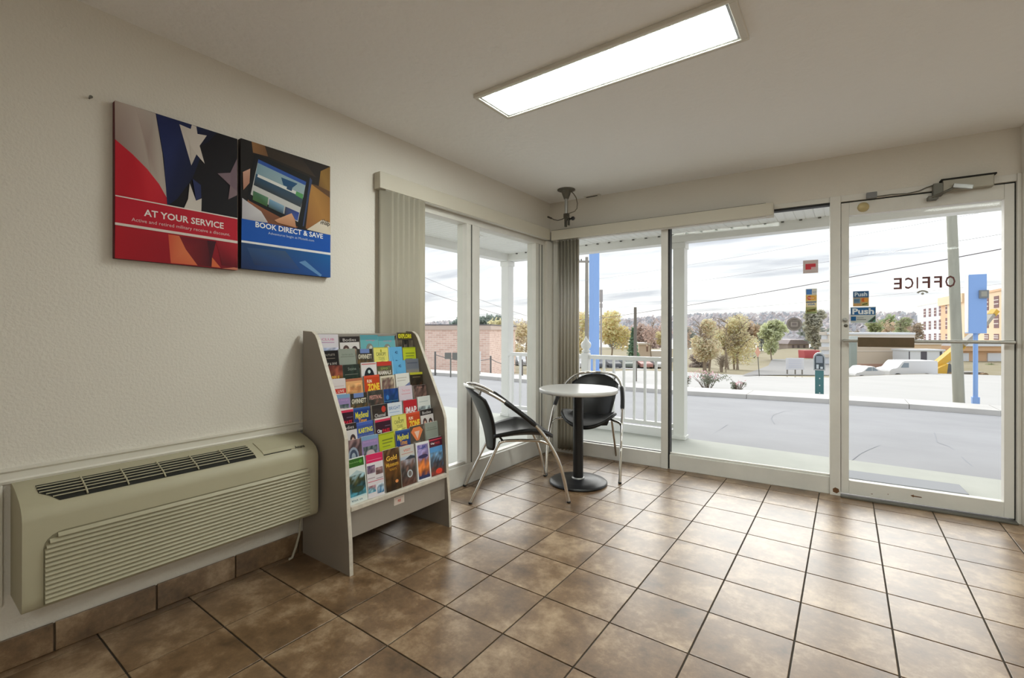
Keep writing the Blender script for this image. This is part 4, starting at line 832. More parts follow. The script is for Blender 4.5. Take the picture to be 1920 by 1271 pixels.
drape('side_street', mat('grey side street', (148, 146, 144), .9, var=.05), [tuple(ong(1392, 706)[0])[:2], tuple(ong(1562, 706)[0])[:2]], [tuple(ong(1448, 674)[0])[:2], tuple(ong(1562, 674)[0])[:2]], 6, .09, 30)
drape('far_street', road_m, [(-70, 64), (-40, 60), (-22, 56), (-12, 50)], [(-70, 76), (-42, 70), (-26, 64), (-13, 56)], 12, .09, 8)
kerb = struct(bpy.data.objects.new('kerb', None)); COL.objects.link(kerb); lab(kerb, 'pale concrete kerb along the lot')
for (ax, ay), (bx_, by_) in zip(K0[1:], K0[2:]):
    L = math.hypot(bx_-ax, by_-ay); n = max(1, round(L/2.4))
    for i in range(n):
        q0, q1 = i/n, (i+1)/n-.012/L*1.0
        A = [(ax+(bx_-ax)*q, ay+(by_-ay)*q) for q in (q0, q1)]
        vs = []
        for x, y in A:
            for dy, dz in ((0, -.1), (.03, .115), (1.15, .12), (1.15, -.1)): vs.append((x, y+dy, zt(x, y+min(dy, .3))+dz))
        MB().add(vs, [(0,1,5,4), (1,2,6,5), (2,3,7,6), (0,3,2,1), (4,5,6,7)]).build('kerb_stone', kerb_m, kerb)
# cracks in the asphalt are real ink-thin strips of tar
crk = mat('tar crack filler', (150, 152, 158), .9)
for nm, pts in (('tar_crack', [(1325,822),(1340,812),(1350,806),(1363,797)]), ('tar_crack', [(1452,795),(1446,785),(1450,778),(1470,772),(1490,770)]), ('tar_crack', [(1835,885),(1812,866),(1795,850),(1780,838),(1757,830),(1752,812)]), ('tar_crack', [(1598,863),(1612,852),(1630,843),(1655,834)])):
    P = [ong(*a)[0] for a in pts]; mb = MB(); vs = []
    for i, p_ in enumerate(P):
        w_ = .004+.003*(i % 2); vs += [p_+Vector((-w_, 0, .006)), p_+Vector((w_, .01, .006))]
    mb.add(vs, [(2*i, 2*i+1, 2*i+3, 2*i+2) for i in range(len(P)-1)]); struct(mb.build(nm, crk, recalc=False))
# the wooded hills that close the view
def hill(u, v):
    x = -420+920*u; y = 245+150*v; r_ = 12*math.sin(u*6.1+.6)*.35+5*math.sin(u*17)*.3
    return Vector((x, y, -3.3+(12.5+r_*1.1-7*sst((.36-u)*8))*sst(v*1.25)))
struct(MB().grid(hill, 60, 10).build('hills', mat('haze-paled winter woodland', (186, 178, 178), 1, c2=(170, 174, 180), vscale=.06), recalc=False))  # pale grey-mauve tones stand in for distance haze
# ------------------------------------------------------------------ street beyond: colours paled to imitate haze
RZ = -YAW                                                  # local x across the view, local y away from the porch
def gnd(px, py): P, t = ong(px, py); return P, t/FPX       # the spot on the ground and metres per pixel there
def leaf_cloud(mb, blobs, n, size, rnd, flat=.5):
    for i in range(n):
        c, r = rnd.choice(blobs)
        while True:
            d = Vector((rnd.uniform(-1,1), rnd.uniform(-1,1), rnd.uniform(-1,1)))
            if .25 < d.length < 1: break
        p = Vector((c[0]+d.x*r[0], c[1]+d.y*r[1], c[2]+d.z*r[2]))
        a = Vector((rnd.gauss(0,1), rnd.gauss(0,1), rnd.gauss(0,1))).normalized(); b = a.orthogonal().normalized(); s = size*rnd.uniform(.6, 1.3)
        mb.m = rnd.randrange(3)
        mb.add([p-a*s-b*s*flat, p+a*s-b*s*flat, p+a*s+b*s*flat, p-a*s+b*s*flat], [(0,1,2,3)])
_lm = {}
def leafm(c):  # leaf colours lightened in place of real distance haze
    if c in _lm: return _lm[c]
    out = []
    for k, f in enumerate((.88, 1.0, 1.1)):
        m = mat('leaves %d %d %d %d' % (*c, k), tuple(min(255, v*f+30) for v in c), .9); t_ = m.node_tree; bs = t_.nodes['Principled BSDF']; o_ = t_.nodes['Material Output']
        tl = N(t_, 'ShaderNodeBsdfTranslucent'); tl.inputs[0].default_value = bs.inputs['Base Color'].default_value; mi_ = N(t_, 'ShaderNodeMixShader'); mi_.inputs[0].default_value = .45
        t_.links.new(bs.outputs[0], mi_.inputs[1]); t_.links.new(tl.outputs[0], mi_.inputs[2]); t_.links.new(mi_.outputs[0], o_.inputs[0]); out.append(m)
    _lm[c] = out; return out
def tree(name, label, P, h, rad, col, bark, n=900, ls=.1, seed=1, trunks=1, low=.25, group=None, cat='tree', shape='round'):
    rnd = random.Random(seed); t = thing(name, label, cat, P, RZ, group); mb = MB()
    for k in range(trunks):
        ox = rnd.uniform(-.5, .5)*rad*(trunks > 1)*1.3; oy = rnd.uniform(-.3, .3)*rad*(trunks > 1); hh = h*rnd.uniform(.8, 1)
        tr = [Vector((ox*.6, oy*.6, -.15)), Vector((ox*.7+rnd.uniform(-.05,.05)*h, oy*.7, hh*.3)), Vector((ox, oy, hh*.62)), Vector((ox+rnd.uniform(-.06,.06)*h, oy, hh*.95))]
        r0 = h*.016+.015; mb.tube(tr, [r0, r0*.8, r0*.5, r0*.15], 6)
        for b in range(14):
            q = rnd.uniform(.28, .92); base = tr[1].lerp(tr[3], (q-.28)/.67) if q > .3 else tr[1]
            an = rnd.uniform(0, 2*PI); ln = rad*rnd.uniform(.5, 1)*(1.15-q*.6)
            e = base+Vector((math.cos(an)*ln, math.sin(an)*ln, ln*rnd.uniform(.25, .9))); m_ = base.lerp(e, .5)+Vector((0, 0, ln*.08))
            mb.tube([base, m_, e], [r0*.38, r0*.24, r0*.08], 4)
            for c_ in range(2):
                e2 = m_+Vector((rnd.uniform(-1,1), rnd.uniform(-1,1), rnd.uniform(.2,1)))*ln*.45; mb.tube([m_, e2], [r0*.18, r0*.06], 3)
    mb.build('trunk', bark, t)
    if n:
        lb = MB(); blobs = []
        if shape == 'cone':
            for k in range(9): q = k/8; blobs.append(((0, 0, h*(low+(1-low)*q)), (rad*(1-q*.88), rad*(1-q*.88), h*.09)))
        else:
            for k in range(11):
                a = rnd.uniform(0, 2*PI); rr = rad*rnd.uniform(.1, .68); z = h*rnd.uniform(low+.12, .86); s = rad*rnd.uniform(.35, .55)
                blobs.append(((math.cos(a)*rr, math.sin(a)*rr, z), (s, s, min(s, h*.22))))
        leaf_cloud(lb, blobs, n, ls, rnd); lf = lb.build('foliage', leafm(col), t, recalc=False); lf['kind'] = 'stuff'
    return t
bark = mat('pale bark', (172, 156, 138), .9); bark2 = mat('grey bark', (150, 140, 132), .9)

# trees from left to right
P, s = gnd(865, 690); tree('pine_tree', 'dark grey-green pine rising above the brick building roof, left one', at(852, 640, 62)+Vector((0,0,-3.5)), 7.2, 2.1, (120, 136, 128), bark2, 1500, .22, 3, low=.35)
tree('pine_tree', 'grey-green pine behind the right end of the brick building', at(918, 640, 60)+Vector((0,0,-3.5)), 7.2, 1.9, (126, 140, 130), bark2, 1500, .22, 4, low=.3)
tree('autumn_tree', 'yellow-green tree beside the right end of the brick building', at(940, 660, 48)+Vector((0,0,-1.2)), 5.2, 1.8, (206, 200, 160), bark, 1300, .17, 5, low=.2)
tree('autumn_tree', 'thin tan tree seen through the left window right of porch corner post', at(988, 660, 54)+Vector((0,0,-1.2)), 5.0, 1.9, (212, 196, 164), bark, 900, .15, 6, low=.2)
P, s = gnd(1092, 681); tree('autumn_tree', 'yellow tree behind the utility pole beside corner blind', P, 100*s, 26*s, (222, 204, 160), bark, 1300, .22, 7, low=.12)
P, s = gnd(1146, 680); tree('autumn_tree', 'golden tree right of the blue sign pole', P, 98*s, 34*s, (224, 206, 156), bark, 2200, .24, 8, low=.1)
P, s = gnd(1187, 682); tree('evergreen_tree', 'small dark green evergreen above the railing', P, 62*s, 15*s, (128, 158, 128), bark2, 1500, .2, 9, low=.05, shape='cone')
P, s = gnd(1222, 680); tree('bare_tree', 'leafless pinkish tree beside the thin utility pole', P, 88*s, 26*s, (186, 160, 150), bark, 380, .14, 10, low=.3)
P, s = gnd(1244, 682); tree('autumn_tree', 'ochre tree partly hidden by the window mullion', P, 66*s, 17*s, (214, 198, 156), bark, 900, .2, 11, low=.15)
P, s = gnd(1287, 682); tree('bare_tree', 'leafless brown tree just right of the porch post', P, 78*s, 17*s, (186, 164, 146), bark, 420, .14, 12, low=.3)
P, s = gnd(1326, 697); tree('autumn_tree', 'broad tawny tree, left one of the clump across the road', P, 106*s, 34*s, (226, 208, 176), bark, 5200, .07, 13, 4, .16)
P, s = gnd(1375, 694); tree('autumn_tree', 'broad olive yellow tree, right one of the clump across the road', P, 108*s, 44*s, (226, 212, 170), bark, 7000, .07, 14, 5, .14)
P, s = gnd(1352, 699); tree('bare_shrub', 'row of pale bare stems under the tawny trees', P, 34*s, 20*s, (196, 180, 150), bark, 0, .06, 15, 9, .3, cat='shrub')
P, s = gnd(1312, 690); tree('hedge_bush', 'rounded brown-purple bush left of the bare stems', P, 34*s, 20*s, (170, 156, 146), bark2, 1700, .1, 16, low=-.08, cat='bush')
P, s = gnd(1382, 683); tree('hedge_bush', 'small green bush right of the bare stems', P, 26*s, 10*s, (176, 184, 120), bark2, 900, .1, 17, low=-.08, cat='bush')
P, s = gnd(1447, 676); tree('leafy_tree', 'pale green tree beyond the side street', P, 78*s, 27*s, (200, 204, 166), bark, 2000, .26, 18, low=.15)
P, s = gnd(1528, 668); tree('leafy_tree', 'dull green tree left of the beige building', P, 92*s, 26*s, (180, 178, 160), bark2, 2200, .28, 19, low=.12)
for i, (px, hh, c) in enumerate([(1612, 50, (176,166,144)), (1640, 62, (170,176,132)), (1664, 70, (160,174,130)), (1688, 66, (168,174,138)), (1712, 58, (178,164,144))]):
    tree('leafy_tree', ['brown tree behind the left part of the beige building roof', 'light green tree above the beige building under the push decals', 'tallest green tree behind the beige building roof', 'green tree behind the right part of the beige building', 'brownish tree between beige building and white hotel wing'][i], at(px, 650, 90+14*(i%3))+Vector((0,0,-1.5)), hh*(.097+.015*(i%3))+1.2, 2.4, c, bark2, 1100, .3, 30+i, low=.1)
hw = MB(); rnd = random.Random(5)                          # the unbroken woodland on the hills, beyond counting
for i in range(15000):
    u, v = rnd.uniform(.05, .95), rnd.uniform(.1, .85)**1.0; q_ = hill(u, v); s_ = rnd.uniform(.8, 2.0); q_.z += rnd.uniform(0, 3.6); hw.m = rnd.randrange(3)
    a_ = Vector((rnd.gauss(0,1), rnd.gauss(0,1), rnd.gauss(0,.6))).normalized(); b_ = a_.orthogonal().normalized(); hw.add([q_-a_*s_*.5-b_*s_, q_+a_*s_*.5-b_*s_, q_+a_*s_*.4+b_*s_, q_-a_*s_*.4+b_*s_], [(0,1,2,3)])
hw = hw.build('hillside_woodland', leafm((196, 188, 188))[:2]+leafm((186, 190, 196))[:1], None, recalc=False); tag(hw, 'haze-paled grey-purple woodland covering the far hillside', 'woodland', None, 'stuff')
# the far woodland: one tree of each of three kinds, then copies
rnd = random.Random(77); pro = []
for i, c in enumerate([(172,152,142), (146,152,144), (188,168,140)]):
    pro.append(tree('woodland_tree', 'haze-paled distant tree on the wooded hills behind the street', at(1220+70*i, 628, 150)+Vector((0,0,-6)), 9, 3.6, c, bark2, 420, .55, 50+i, low=.1, group='haze-paled woodland on the far hills'))
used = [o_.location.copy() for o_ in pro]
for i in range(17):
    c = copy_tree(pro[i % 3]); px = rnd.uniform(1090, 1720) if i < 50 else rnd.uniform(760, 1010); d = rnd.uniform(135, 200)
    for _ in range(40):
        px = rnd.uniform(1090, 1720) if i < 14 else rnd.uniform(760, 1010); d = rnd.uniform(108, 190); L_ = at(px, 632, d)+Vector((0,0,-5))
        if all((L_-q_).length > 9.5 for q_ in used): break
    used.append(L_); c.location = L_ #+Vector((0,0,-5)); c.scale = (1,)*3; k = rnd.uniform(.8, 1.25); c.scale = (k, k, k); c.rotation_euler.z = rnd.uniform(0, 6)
# shrubs with pink roses behind the kerb
def rose(label, px, py, h, rad, n, seed):
    P, s = gnd(px, py); t = thing('rose_bush', label, 'bush', P, RZ); rnd = random.Random(seed); mb = MB()
    for k in range(26):
        a = rnd.uniform(0, 2*PI); r = rad*rnd.uniform(.2, 1); e = Vector((math.cos(a)*r, math.sin(a)*r, h*rnd.uniform(.5, 1))); mb.tube([(0+e.x*.2, e.y*.2, -.05), e*.6, e], [.010, .007, .004], 4)
    mb.build('stems', mat('rose stems', (126, 110, 96), .9), t)
    lb = MB(); leaf_cloud(lb, [((rnd.uniform(-.9,.9)*rad, rnd.uniform(-.5,.5)*rad, h*rnd.uniform(.25,.8)), (rad*.3, rad*.3, h*.2)) for k in range(12)], n, .024, rnd); lf = lb.build('foliage', leafm((120, 124, 104)), t, recalc=False); lf['kind'] = 'stuff'
    fb = MB(); leaf_cloud(fb, [((rnd.uniform(-.7,.7)*rad, rnd.uniform(-.5,.5)*rad, h*rnd.uniform(.55,.95)), (rad*.4, rad*.4, h*.2)) for k in range(9)], n//12, .028, rnd, .9); fl_ = fb.build('blossom', leafm((226, 172, 176)), t, recalc=False); fl_['kind'] = 'stuff'
rose('larger rose bush with pink blooms behind the kerb', 1326, 729, .62, .62, 620, 1); rose('small rose bush right of the larger one', 1384, 734, .36, .22, 160, 2); rose('rose bush half hidden by the porch post', 1282, 727, .42, .24, 160, 3)

# utility poles, sign poles, meter
def pole(name, label, px, py, top, r0, r1, m, lean=0):
    P, s = gnd(px, py); t = thing(name, label, 'pole', P, RZ); MB().tube([(0,0,-.3), (lean*.5, 0, top/2), (lean, 0, top)], [r0, (r0+r1)/2, r1], 14).build('shaft', m, t); return t, P, s
t, P, s = pole('utility_pole', 'tall weathered utility pole right of the OFFICE lettering', 1799, 764, 7.2, .118, .095, wood_pole, -.30); UP1 = P+Vector((-.2, -.1, 7.0))
P, d_ = ong(1100, 690); s = d_/FPX
t = thing('utility_pole', 'grey utility pole with crossarm just left of the blue sign pole', 'pole', P, RZ); hp_ = (690-482)*s
MB().tube([(0,0,-.3), (0,0,hp_)], [.30, .20], 12).build('shaft', mat('grey pole wood', (166, 162, 156), .9), t)
MB().box((-1.15, -.12, hp_-.75), (1.0, .12, hp_-.5)).build('crossarm', mat('grey pole wood', (150,150,150)), t)
for x in (-1.1, -.75, .55, .9): MB().lathe([(.08, hp_-.5), (.11, hp_-.38), (.06, hp_-.25)], (x, 0, 0), 8).build('insulator', grey_metal, t)
UP2 = P+Vector((0, 0, hp_-.5))
t, P, s = pole('utility_pole', 'thin dark utility pole standing behind the railing balusters', 1191, 716, (716-576)*gnd(1191, 716)[1], 3.4*gnd(1191, 716)[1], 2.6*gnd(1191, 716)[1], mat('dark pole wood', (128, 122, 112), .9))
P, s = gnd(1114, 702); t = thing('blue_sign_pole', 'thick sky blue square sign pole rising above the railing newel', 'pole', P, RZ); k = 6.8*s
MB().box((-k, -k, -.3), (k, k, 330*s), .01, Matrix.Rotation(.5, 4, 'Z')).build('shaft', blue_m, t); MB().box((-k*1.5, -k*1.5, -.1), (k*1.5, k*1.5, .25), .02).build('base_plate', blue_m, t)
P, s = gnd(1127, 690); t = thing('street_sign_pylon', 'grey pole with two small sign panels right of the blue pole', 'sign', P, RZ); g2 = mat('pale grey sign back', (186, 182, 186), .7)
MB().tube([(0,0,-.2), (0,0,146*s)], 1.6*s, 8).build('shaft', g2, t); MB().box((-3*s, -.1, 124*s), (3*s, .1, 147*s), .03).build('panel', g2, t); MB().box((-2.6*s, -.1, 113*s), (2.6*s, .1, 121*s), .03).build('panel', g2, t)
P, s = gnd(1829, 766); t = thing('blue_sign_box', 'tall blue box sign on a slim blue pole right of the utility pole', 'sign', P, RZ-.55)
MB().tube([(0,0,-.2), (0,0,142*s)], 3.6*s, 14).build('pole', blue_m, t); MB().box((-5*s, -5*s, 0), (5*s, 5*s, 22*s), .006).build('pole_sleeve', blue_m, t)
bxs = MB().box((-11.6*s, -9*s, 141*s), (13.2*s, 13*s, 251*s), .008).build('cabinet', blue_m, t); MB().box((-12.2*s, -9*s, 143*s), (-11.6*s, 13*s, 249*s), .002).build('sign_face', mat('white sign face', (236, 238, 240), .4), bxs)
fl = MB().box((2*s, -13*s, 206*s), (15*s, -9*s, 221*s), .006).build('floodlight', mat('grey floodlight', (136, 140, 142), .5), bxs); MB().box((4.5*s, -13.4*s, 209*s), (12.5*s, -13*s, 218.5*s), .004).build('lens', mat('floodlight lens', (170, 168, 156), .3), fl)
P, s = gnd(1536, 746); t = thing('pay_meter', 'teal green post topped by a rounded grey box behind the kerb', 'meter', P, RZ-.56); tl = mat('teal painted steel', (70, 124, 128), .5)
MB().box((-6.6*s, -5*s, -.15), (7*s, 5*s, 58*s), .012).build('post', tl, t)
for z in (10, 24, 37): MB().lathe([(1.1*s, -5.0*s), (1.1*s, -5.3*s)], (.6*s, 0, z*s), 10, False, 'y').build('bolt', mat('white bolt', (225,230,230)), t)
hd = MB(); w_ = 9.3*s; prf = [(-w_, 52*s), (w_, 52*s), (w_, 74*s)]+[(w_*math.cos(a), 74*s+w_*1.25*math.sin(a)) for a in [PI*i/12 for i in range(1, 12)]]+[(-w_, 74*s)]
hd.prism(prf, -6*s, 9*s, lambda a, b, t_: Vector((a, t_, b))); hd = hd.build('head', mat('pale grey meter shell', (186, 192, 194), .45), t)
w2_ = 7.4*s; prf = [(-w2_, 54*s), (w2_, 54*s), (w2_, 74*s)]+[(w2_*math.cos(a), 74*s+w2_*1.15*math.sin(a)) for a in [PI*i/10 for i in range(1, 10)]]+[(-w2_, 74*s)]
MB().prism(prf, -6.6*s, -6*s, lambda a, b, t_: Vector((a, t_, b))).build('face', mat('dark meter face', (66, 78, 86), .4), hd); MB().box((-5.2*s, -6.9*s, 66*s), (5.2*s, -6.6*s, 79*s), .003).build('screen', mat('grey screen', (150, 160, 170), .3), hd); MB().box((-4.6*s, -6.9*s, 55*s), (-1*s, -6.6*s, 63*s), .002).build('slot', mat('white slot', (205,215,220)), hd)
MB().box((1.5*s, -6.9*s, 55*s), (5.5*s, -6.6*s, 59*s), .002).build('slot', mat('white slot', (205,215,220)), hd)
P, s = gnd(1598, 706); t = thing('grey_post', 'plain grey-green square post seen beside the door stile', 'post', P, RZ); gp = mat('grey green post', (160, 170, 164), .7)
MB().box((-5*s, -4*s, -.2), (6*s, 4*s, 66*s), .01).build('shaft', gp, t); MB().box((-7.5*s, -4.4*s, 66*s), (7.5*s, 4.4*s, 76*s), .01).build('sign_panel', mat('pale sign panel', (206, 214, 212), .5), t)

# wires
def wire(label, A, B, sag, r=.014, c=(96, 88, 92)):
    pts = [A.lerp(B, i/24)-Vector((0, 0, sag*4*(i/24)*(1-i/24))) for i in range(25)]
    o = MB().tube(pts, r, 5, False).build('power_line', mat('wire %d' % c[0], c, .7)); tag(o, label, 'wire')
wire('thick dark overhead cable sloping across all front windows', at(2150, 415, 11.6), at(1040, 604, 62), .42, .017, (112, 104, 108))
wire('fainter overhead wire above the OFFICE lettering', at(2150, 395, 13), at(1060, 556, 64), .3, .008, (176, 172, 178)); wire('thin overhead wire, highest over the door glass', at(2150, 340, 13), at(1060, 530, 64), .3, .007, (190, 188, 194))
wire('faint low wire passing behind the OFFICE lettering', at(2150, 505, 24), at(1060, 600, 66), .3, .010, (196, 192, 196))
wire('thin wire sloping down the upper part of the left window', at(700, 478, 40), at(1000, 596, 60), .3, .022, (178, 176, 184)); wire('thin wire sloping down the left window, lower one', at(700, 512, 40), at(1000, 606, 60), .25, .026, (168, 164, 168))

# ------------------------------------------------------------------ buildings, finishes paled for distance haze
brick_m = mat('pale pink brick', (236, 210, 196), .9, c2=(220, 188, 174), vscale=1.2, stretch=(1, 1, 6), bump=.3, bscale=9)
bt = brick_m.node_tree; bk = N(bt, 'ShaderNodeTexBrick'); bc_ = N(bt, 'ShaderNodeTexCoord'); bs_ = N(bt, 'ShaderNodeSeparateXYZ'); bq = N(bt, 'ShaderNodeCombineXYZ'); sm_ = N(bt, 'ShaderNodeMath', operation='ADD')
bt.links.new(bc_.outputs['Object'], bs_.inputs[0]); bt.links.new(bs_.outputs[0], sm_.inputs[0]); bt.links.new(bs_.outputs[1], sm_.inputs[1]); bt.links.new(sm_.outputs[0], bq.inputs[0]); bt.links.new(bs_.outputs[2], bq.inputs[1]); bt.links.new(bq.outputs[0], bk.inputs[0])
for k_, v_ in (('Color1', (234, 204, 188)), ('Color2', (214, 178, 162)), ('Mortar', (240, 226, 216))): bk.inputs[k_].default_value = (*lin(v_), 1)
for k_, v_ in (('Scale', 1), ('Brick Width', .42), ('Row Height', .15), ('Mortar Size', .014), ('Bias', -.1)): bk.inputs[k_].default_value = v_
bt.links.new(bk.outputs['Color'], bt.nodes['Principled BSDF'].inputs['Base Color'])
P = at(918, 690, 33); P.z = -3.4; b = thing('brick_building', 'flat roofed pale brick building seen through the left window', 'building', P, RZ-.16); s = 33/FPX
top = 1.19-(613-620)*s*-1*-1; topz = 1.1926+(620-609)*s-P.z
MB().box((-14, 0, 0), (0, 12, topz-.30)).build('wall', brick_m, b); MB().box((-14.1, -.12, topz-.34), (.12, 12, topz-.02), .02).build('parapet', mat('cream coping', (222, 202, 188), .8), b); MB().box((-14.15, -.16, topz-.02), (.16, 12, topz+.05)).build('roof_edge', mat('dark roof edge', (120, 116, 118), .8), b)
P, s = gnd(843, 707); t = thing('sign_stand', 'two dark sign boards on a post in front of the brick building', 'sign', P, RZ); sb = mat('weathered sign back', (132, 132, 126), .8)
MB().tube([(2*s, 0, -.2), (2*s, 0, 46*s)], 1.3*s, 8).build('post', sb, t); MB().box((-9*s, -.03, 34*s), (3*s, .03, 46*s), .01).build('board', sb, t); MB().box((5*s, -.03, 33*s), (16*s, .03, 46*s), .01).build('board', sb, t)
P, s = gnd(900, 708); t = thing('marker_post', 'small white marker post in front of brick building', 'post', P, RZ); MB().box((-1.3*s, -.03, 12*s), (1.3*s, .03, 49*s), .01).build('marker', mat('white marker', (240, 240, 238)), t); MB().tube([(0, 0, -.2), (0, 0, 12*s)], .6*s, 6).build('stake', grey_metal, t)
fence = thing('chain_fence', 'sagging chain on thin dark posts along the left kerb', 'fence', (0, 0, 0)); fpz = []
for px, py, tpy in ((816, 704, 659), (920, 707, 667), (979, 708, 674), (1040, 708, 672)):
    P, s = gnd(px, py); hgt = (py-tpy)*s; MB().tube([P-Vector((0,0,.2)), P+Vector((0,0,hgt))], .035, 8).build('post', mat('dark fence post', (112, 110, 108), .6), fence); fpz.append(P+Vector((0, 0, hgt-.12)))
for A, B in zip(fpz, fpz[1:]): MB().tube([A.lerp(B, i/10)-Vector((0,0,.16*4*(i/10)*(1-i/10))) for i in range(11)], .014, 5).build('chain', mat('dark chain', (120, 116, 116), .6), fence)

beige = mat('pale beige stucco', (226, 210, 190), .85); beige2 = mat('cream fascia', (238, 228, 216), .7); redb = mat('pale red brick', (206, 168, 150), .9); white_s = mat('white house wrap', (238, 242, 248), .7); tan_s = mat('tan sheathing', (242, 214, 180), .85); tan2 = mat('deep tan sheathing', (232, 192, 154), .85); winm = mat('dark window opening', (128, 92, 92), .8); whitec = mat('white painted metal', (238, 238, 242), .5)
D = 62; s = D/FPX; P = at(1628, 690, D); b = thing('beige_building', 'low flat roofed beige building behind the white van', 'building', P, RZ); z0 = P.z; 
fw_ = lambda x0, x1, y0, y1: [(x0*s+y0*.74, y0), (x1*s+y0*.74, y0), (x1*s+y1*.74, y1), (x0*s+y1*.74, y1)]
def slab(n, m, x0, x1, y0, y1, za, zb): MB().prism(fw_(x0, x1, y0, y1), za, zb, lambda a, b_, q: Vector((a, b_, q))).build(n, m, b)
slab('wall', beige, -75, 86, 0, 14, -1, 54*s); slab('fascia', beige2, -76, 87, -.3, 14, 54*s, 65*s); slab('coping', white_s, -77, 88, -.45, 14, 63*s, 66.5*s); slab('brick_plinth', redb, -75, 86, -.06, 0, -1, 8*s); slab('belt_course', beige2, -75, 86, -.05, 0, 31*s, 32.4*s)
slab('end_wing', white_s, -88, -70, -.2, 13.8, -1, 62*s)
for k in range(4): slab('ledge', beige2, -(90+k%2*2), -72, -.35, -.1, (20+14*k)*s, (26+14*k)*s)
MB().lathe([(1.2*s, -.2), (2*s, -.1), (2*s, 0)], (2*s, 0, 42*s), 10, True, 'y').build('wall_lamp', grey_metal, b)

# hotel under construction: its long facade runs away from the street
A = at(1900, 620, 96); B = at(1716, 620, 168); dirv = (A-B); dirv.z = 0; Lh = dirv.length; dirv.normalize(); nrm = Vector((dirv.y, -dirv.x, 0))
if nrm.dot(CAM-A) < 0: nrm = -nrm
hz0 = -4.0
ht = thing('hotel_under_construction', 'tall unfinished hotel with white and tan sheathing behind the telehandler', 'building', (B.x, B.y, hz0), math.atan2(dirv.y, dirv.x))
sgn = 1 if (Matrix.Rotation(-math.atan2(dirv.y, dirv.x), 4, 'Z') @ nrm).y > 0 else -1
def hx(px):                                               # photo column -> metres along the facade
    d = ray(px, 620); M2 = (d.x*dirv.y-d.y*dirv.x); t_ = ((B-CAM).x*dirv.y-(B-CAM).y*dirv.x)/M2; Q = CAM+d*t_; return (Q-B).dot(dirv)
def hzz(px, py): d = ray(px, 620); Q = hx(px); W = B+dirv*Q; dep = (W-CAM).dot(FWD); return 1.1926+(620-py)*dep/FPX-hz0
yf = lambda d_: sgn*d_
tp = hzz(1850, 545)
tpw = hzz(1740, 568)
def hb(name, m, x0, x1, z0_, z1_, d0, d1, par=ht): return MB().box((x0, min(yf(d0), yf(d1)), z0_), (x1, max(yf(d0), yf(d1)), z1_)).build(name, m, par)
xa, xb2, xc, xd, xe = hx(1720), hx(1763), hx(1771), hx(1818), hx(1893)
hb('white_wing', white_s, xa, xb2+.2, 0, tpw, -16, 0); hb('wing_parapet', beige2, xa-.2, xb2+.3, tpw-.4, tpw, -16.2, .15)
hb('tan_strip', tan_s, xb2, xc+.5, 0, tpw+.1, -16, .1)
hb('stair_tower', tan2, xc, hx(1785), 0, tp-1.2, -16, .8); hb('tower_front', tan_s, hx(1785), xd, 0, tp-.6, -16, 1.0); hb('tower_cap', tan_s, xc-.2, xd+.3, tp-1.9, tp+.4, -16, 1.5)
hb('tan_wing', tan_s, xd, xe+6, 0, tp, -16, 0); hb('wing_cornice', tan2, xd, xe+6, tp-.5, tp, -16.2, .2)
def win(px, py0, py1, wpx, split=2):
    x0, x1 = hx(px-wpx/2), hx(px+wpx/2); z1, z0_ = hzz(px, py0), hzz(px, py1); dd = 1.0 if 1771 < px < 1818 else (.1 if 1763 < px <= 1771 else 0)
    if 1771 < px < 1786: dd = .8
    f = hb('window', winm, x0, x1, z0_, z1, dd-.1, dd+.06)
    for q in range(1, split+1): zz = z0_+(z1-z0_)*q/(split+1); hb('window_bar', mat('pale window bar', (226, 214, 206)), x0, x1, zz-.10, zz+.10, dd+.06, dd+.12, f)
for px, off in ((1734, 0), (1743.5, -1), (1753.5, -2)):
    for a_, b_ in ((578, 594), (602, 618), (626, 638)): win(px, a_+off, b_+off, 4.2)
for a_, b_ in ((572, 591), (598, 617), (624, 637)): win(1764.2, a_, b_, 5.6)
for a_, b_ in ((566, 587), (595, 616), (625, 640)): win(1782.5, a_, b_, 5)
for a_, b_ in ((558, 581), (590, 614), (625, 636)): win(1850, a_, b_, 8)
for a_, b_ in ((554, 576), (589, 614), (625, 636)): win(1868.5, a_, b_, 9)
pod = thing('hotel_podium', 'low tan and white ground floor canopy block of the hotel', 'building', at(1790, 690, 78), RZ); s = 78/FPX
MB().box((-90*s, 0, -1.5), (-26*s, 6, 38*s)).build('wall', tan2, pod); MB().box((-92*s, -.3, 44*s), (-26*s, 6, 48*s)).build('canopy_edge', beige2, pod); MB().box((-91*s, -.1, 36*s), (-26*s, 6, 45*s)).build('canopy_band', tan_s, pod)
MB().box((8*s, -.2, 32*s), (96*s, 6, 41*s)).build('canopy_band', tan2, pod); MB().box((8*s, -.5, 41*s), (97*s, 6, 46.5*s)).build('canopy_edge', white_s, pod); MB().box((8*s, .5, -1.5), (96*s, 6, 32*s)).build('wall', tan2, pod)
for x0, x1 in ((10, 30), (66, 96)): MB().box((x0*s, .3, 0), (x1*s, .5, 28*s)).build('wrap_panel', white_s, pod)
P = at(1860, 696, 70); tree('bush', 'green bush at the foot of the hotel right of the blue pole', P, 1.3, 1.0, (160, 168, 124), bark2, 500, .12, 61, low=-.05, cat='bush')
P, s = at(1737, 684, 58), 58/FPX; t = thing('site_trailer', 'white site office trailer behind the van', 'trailer', P, RZ)
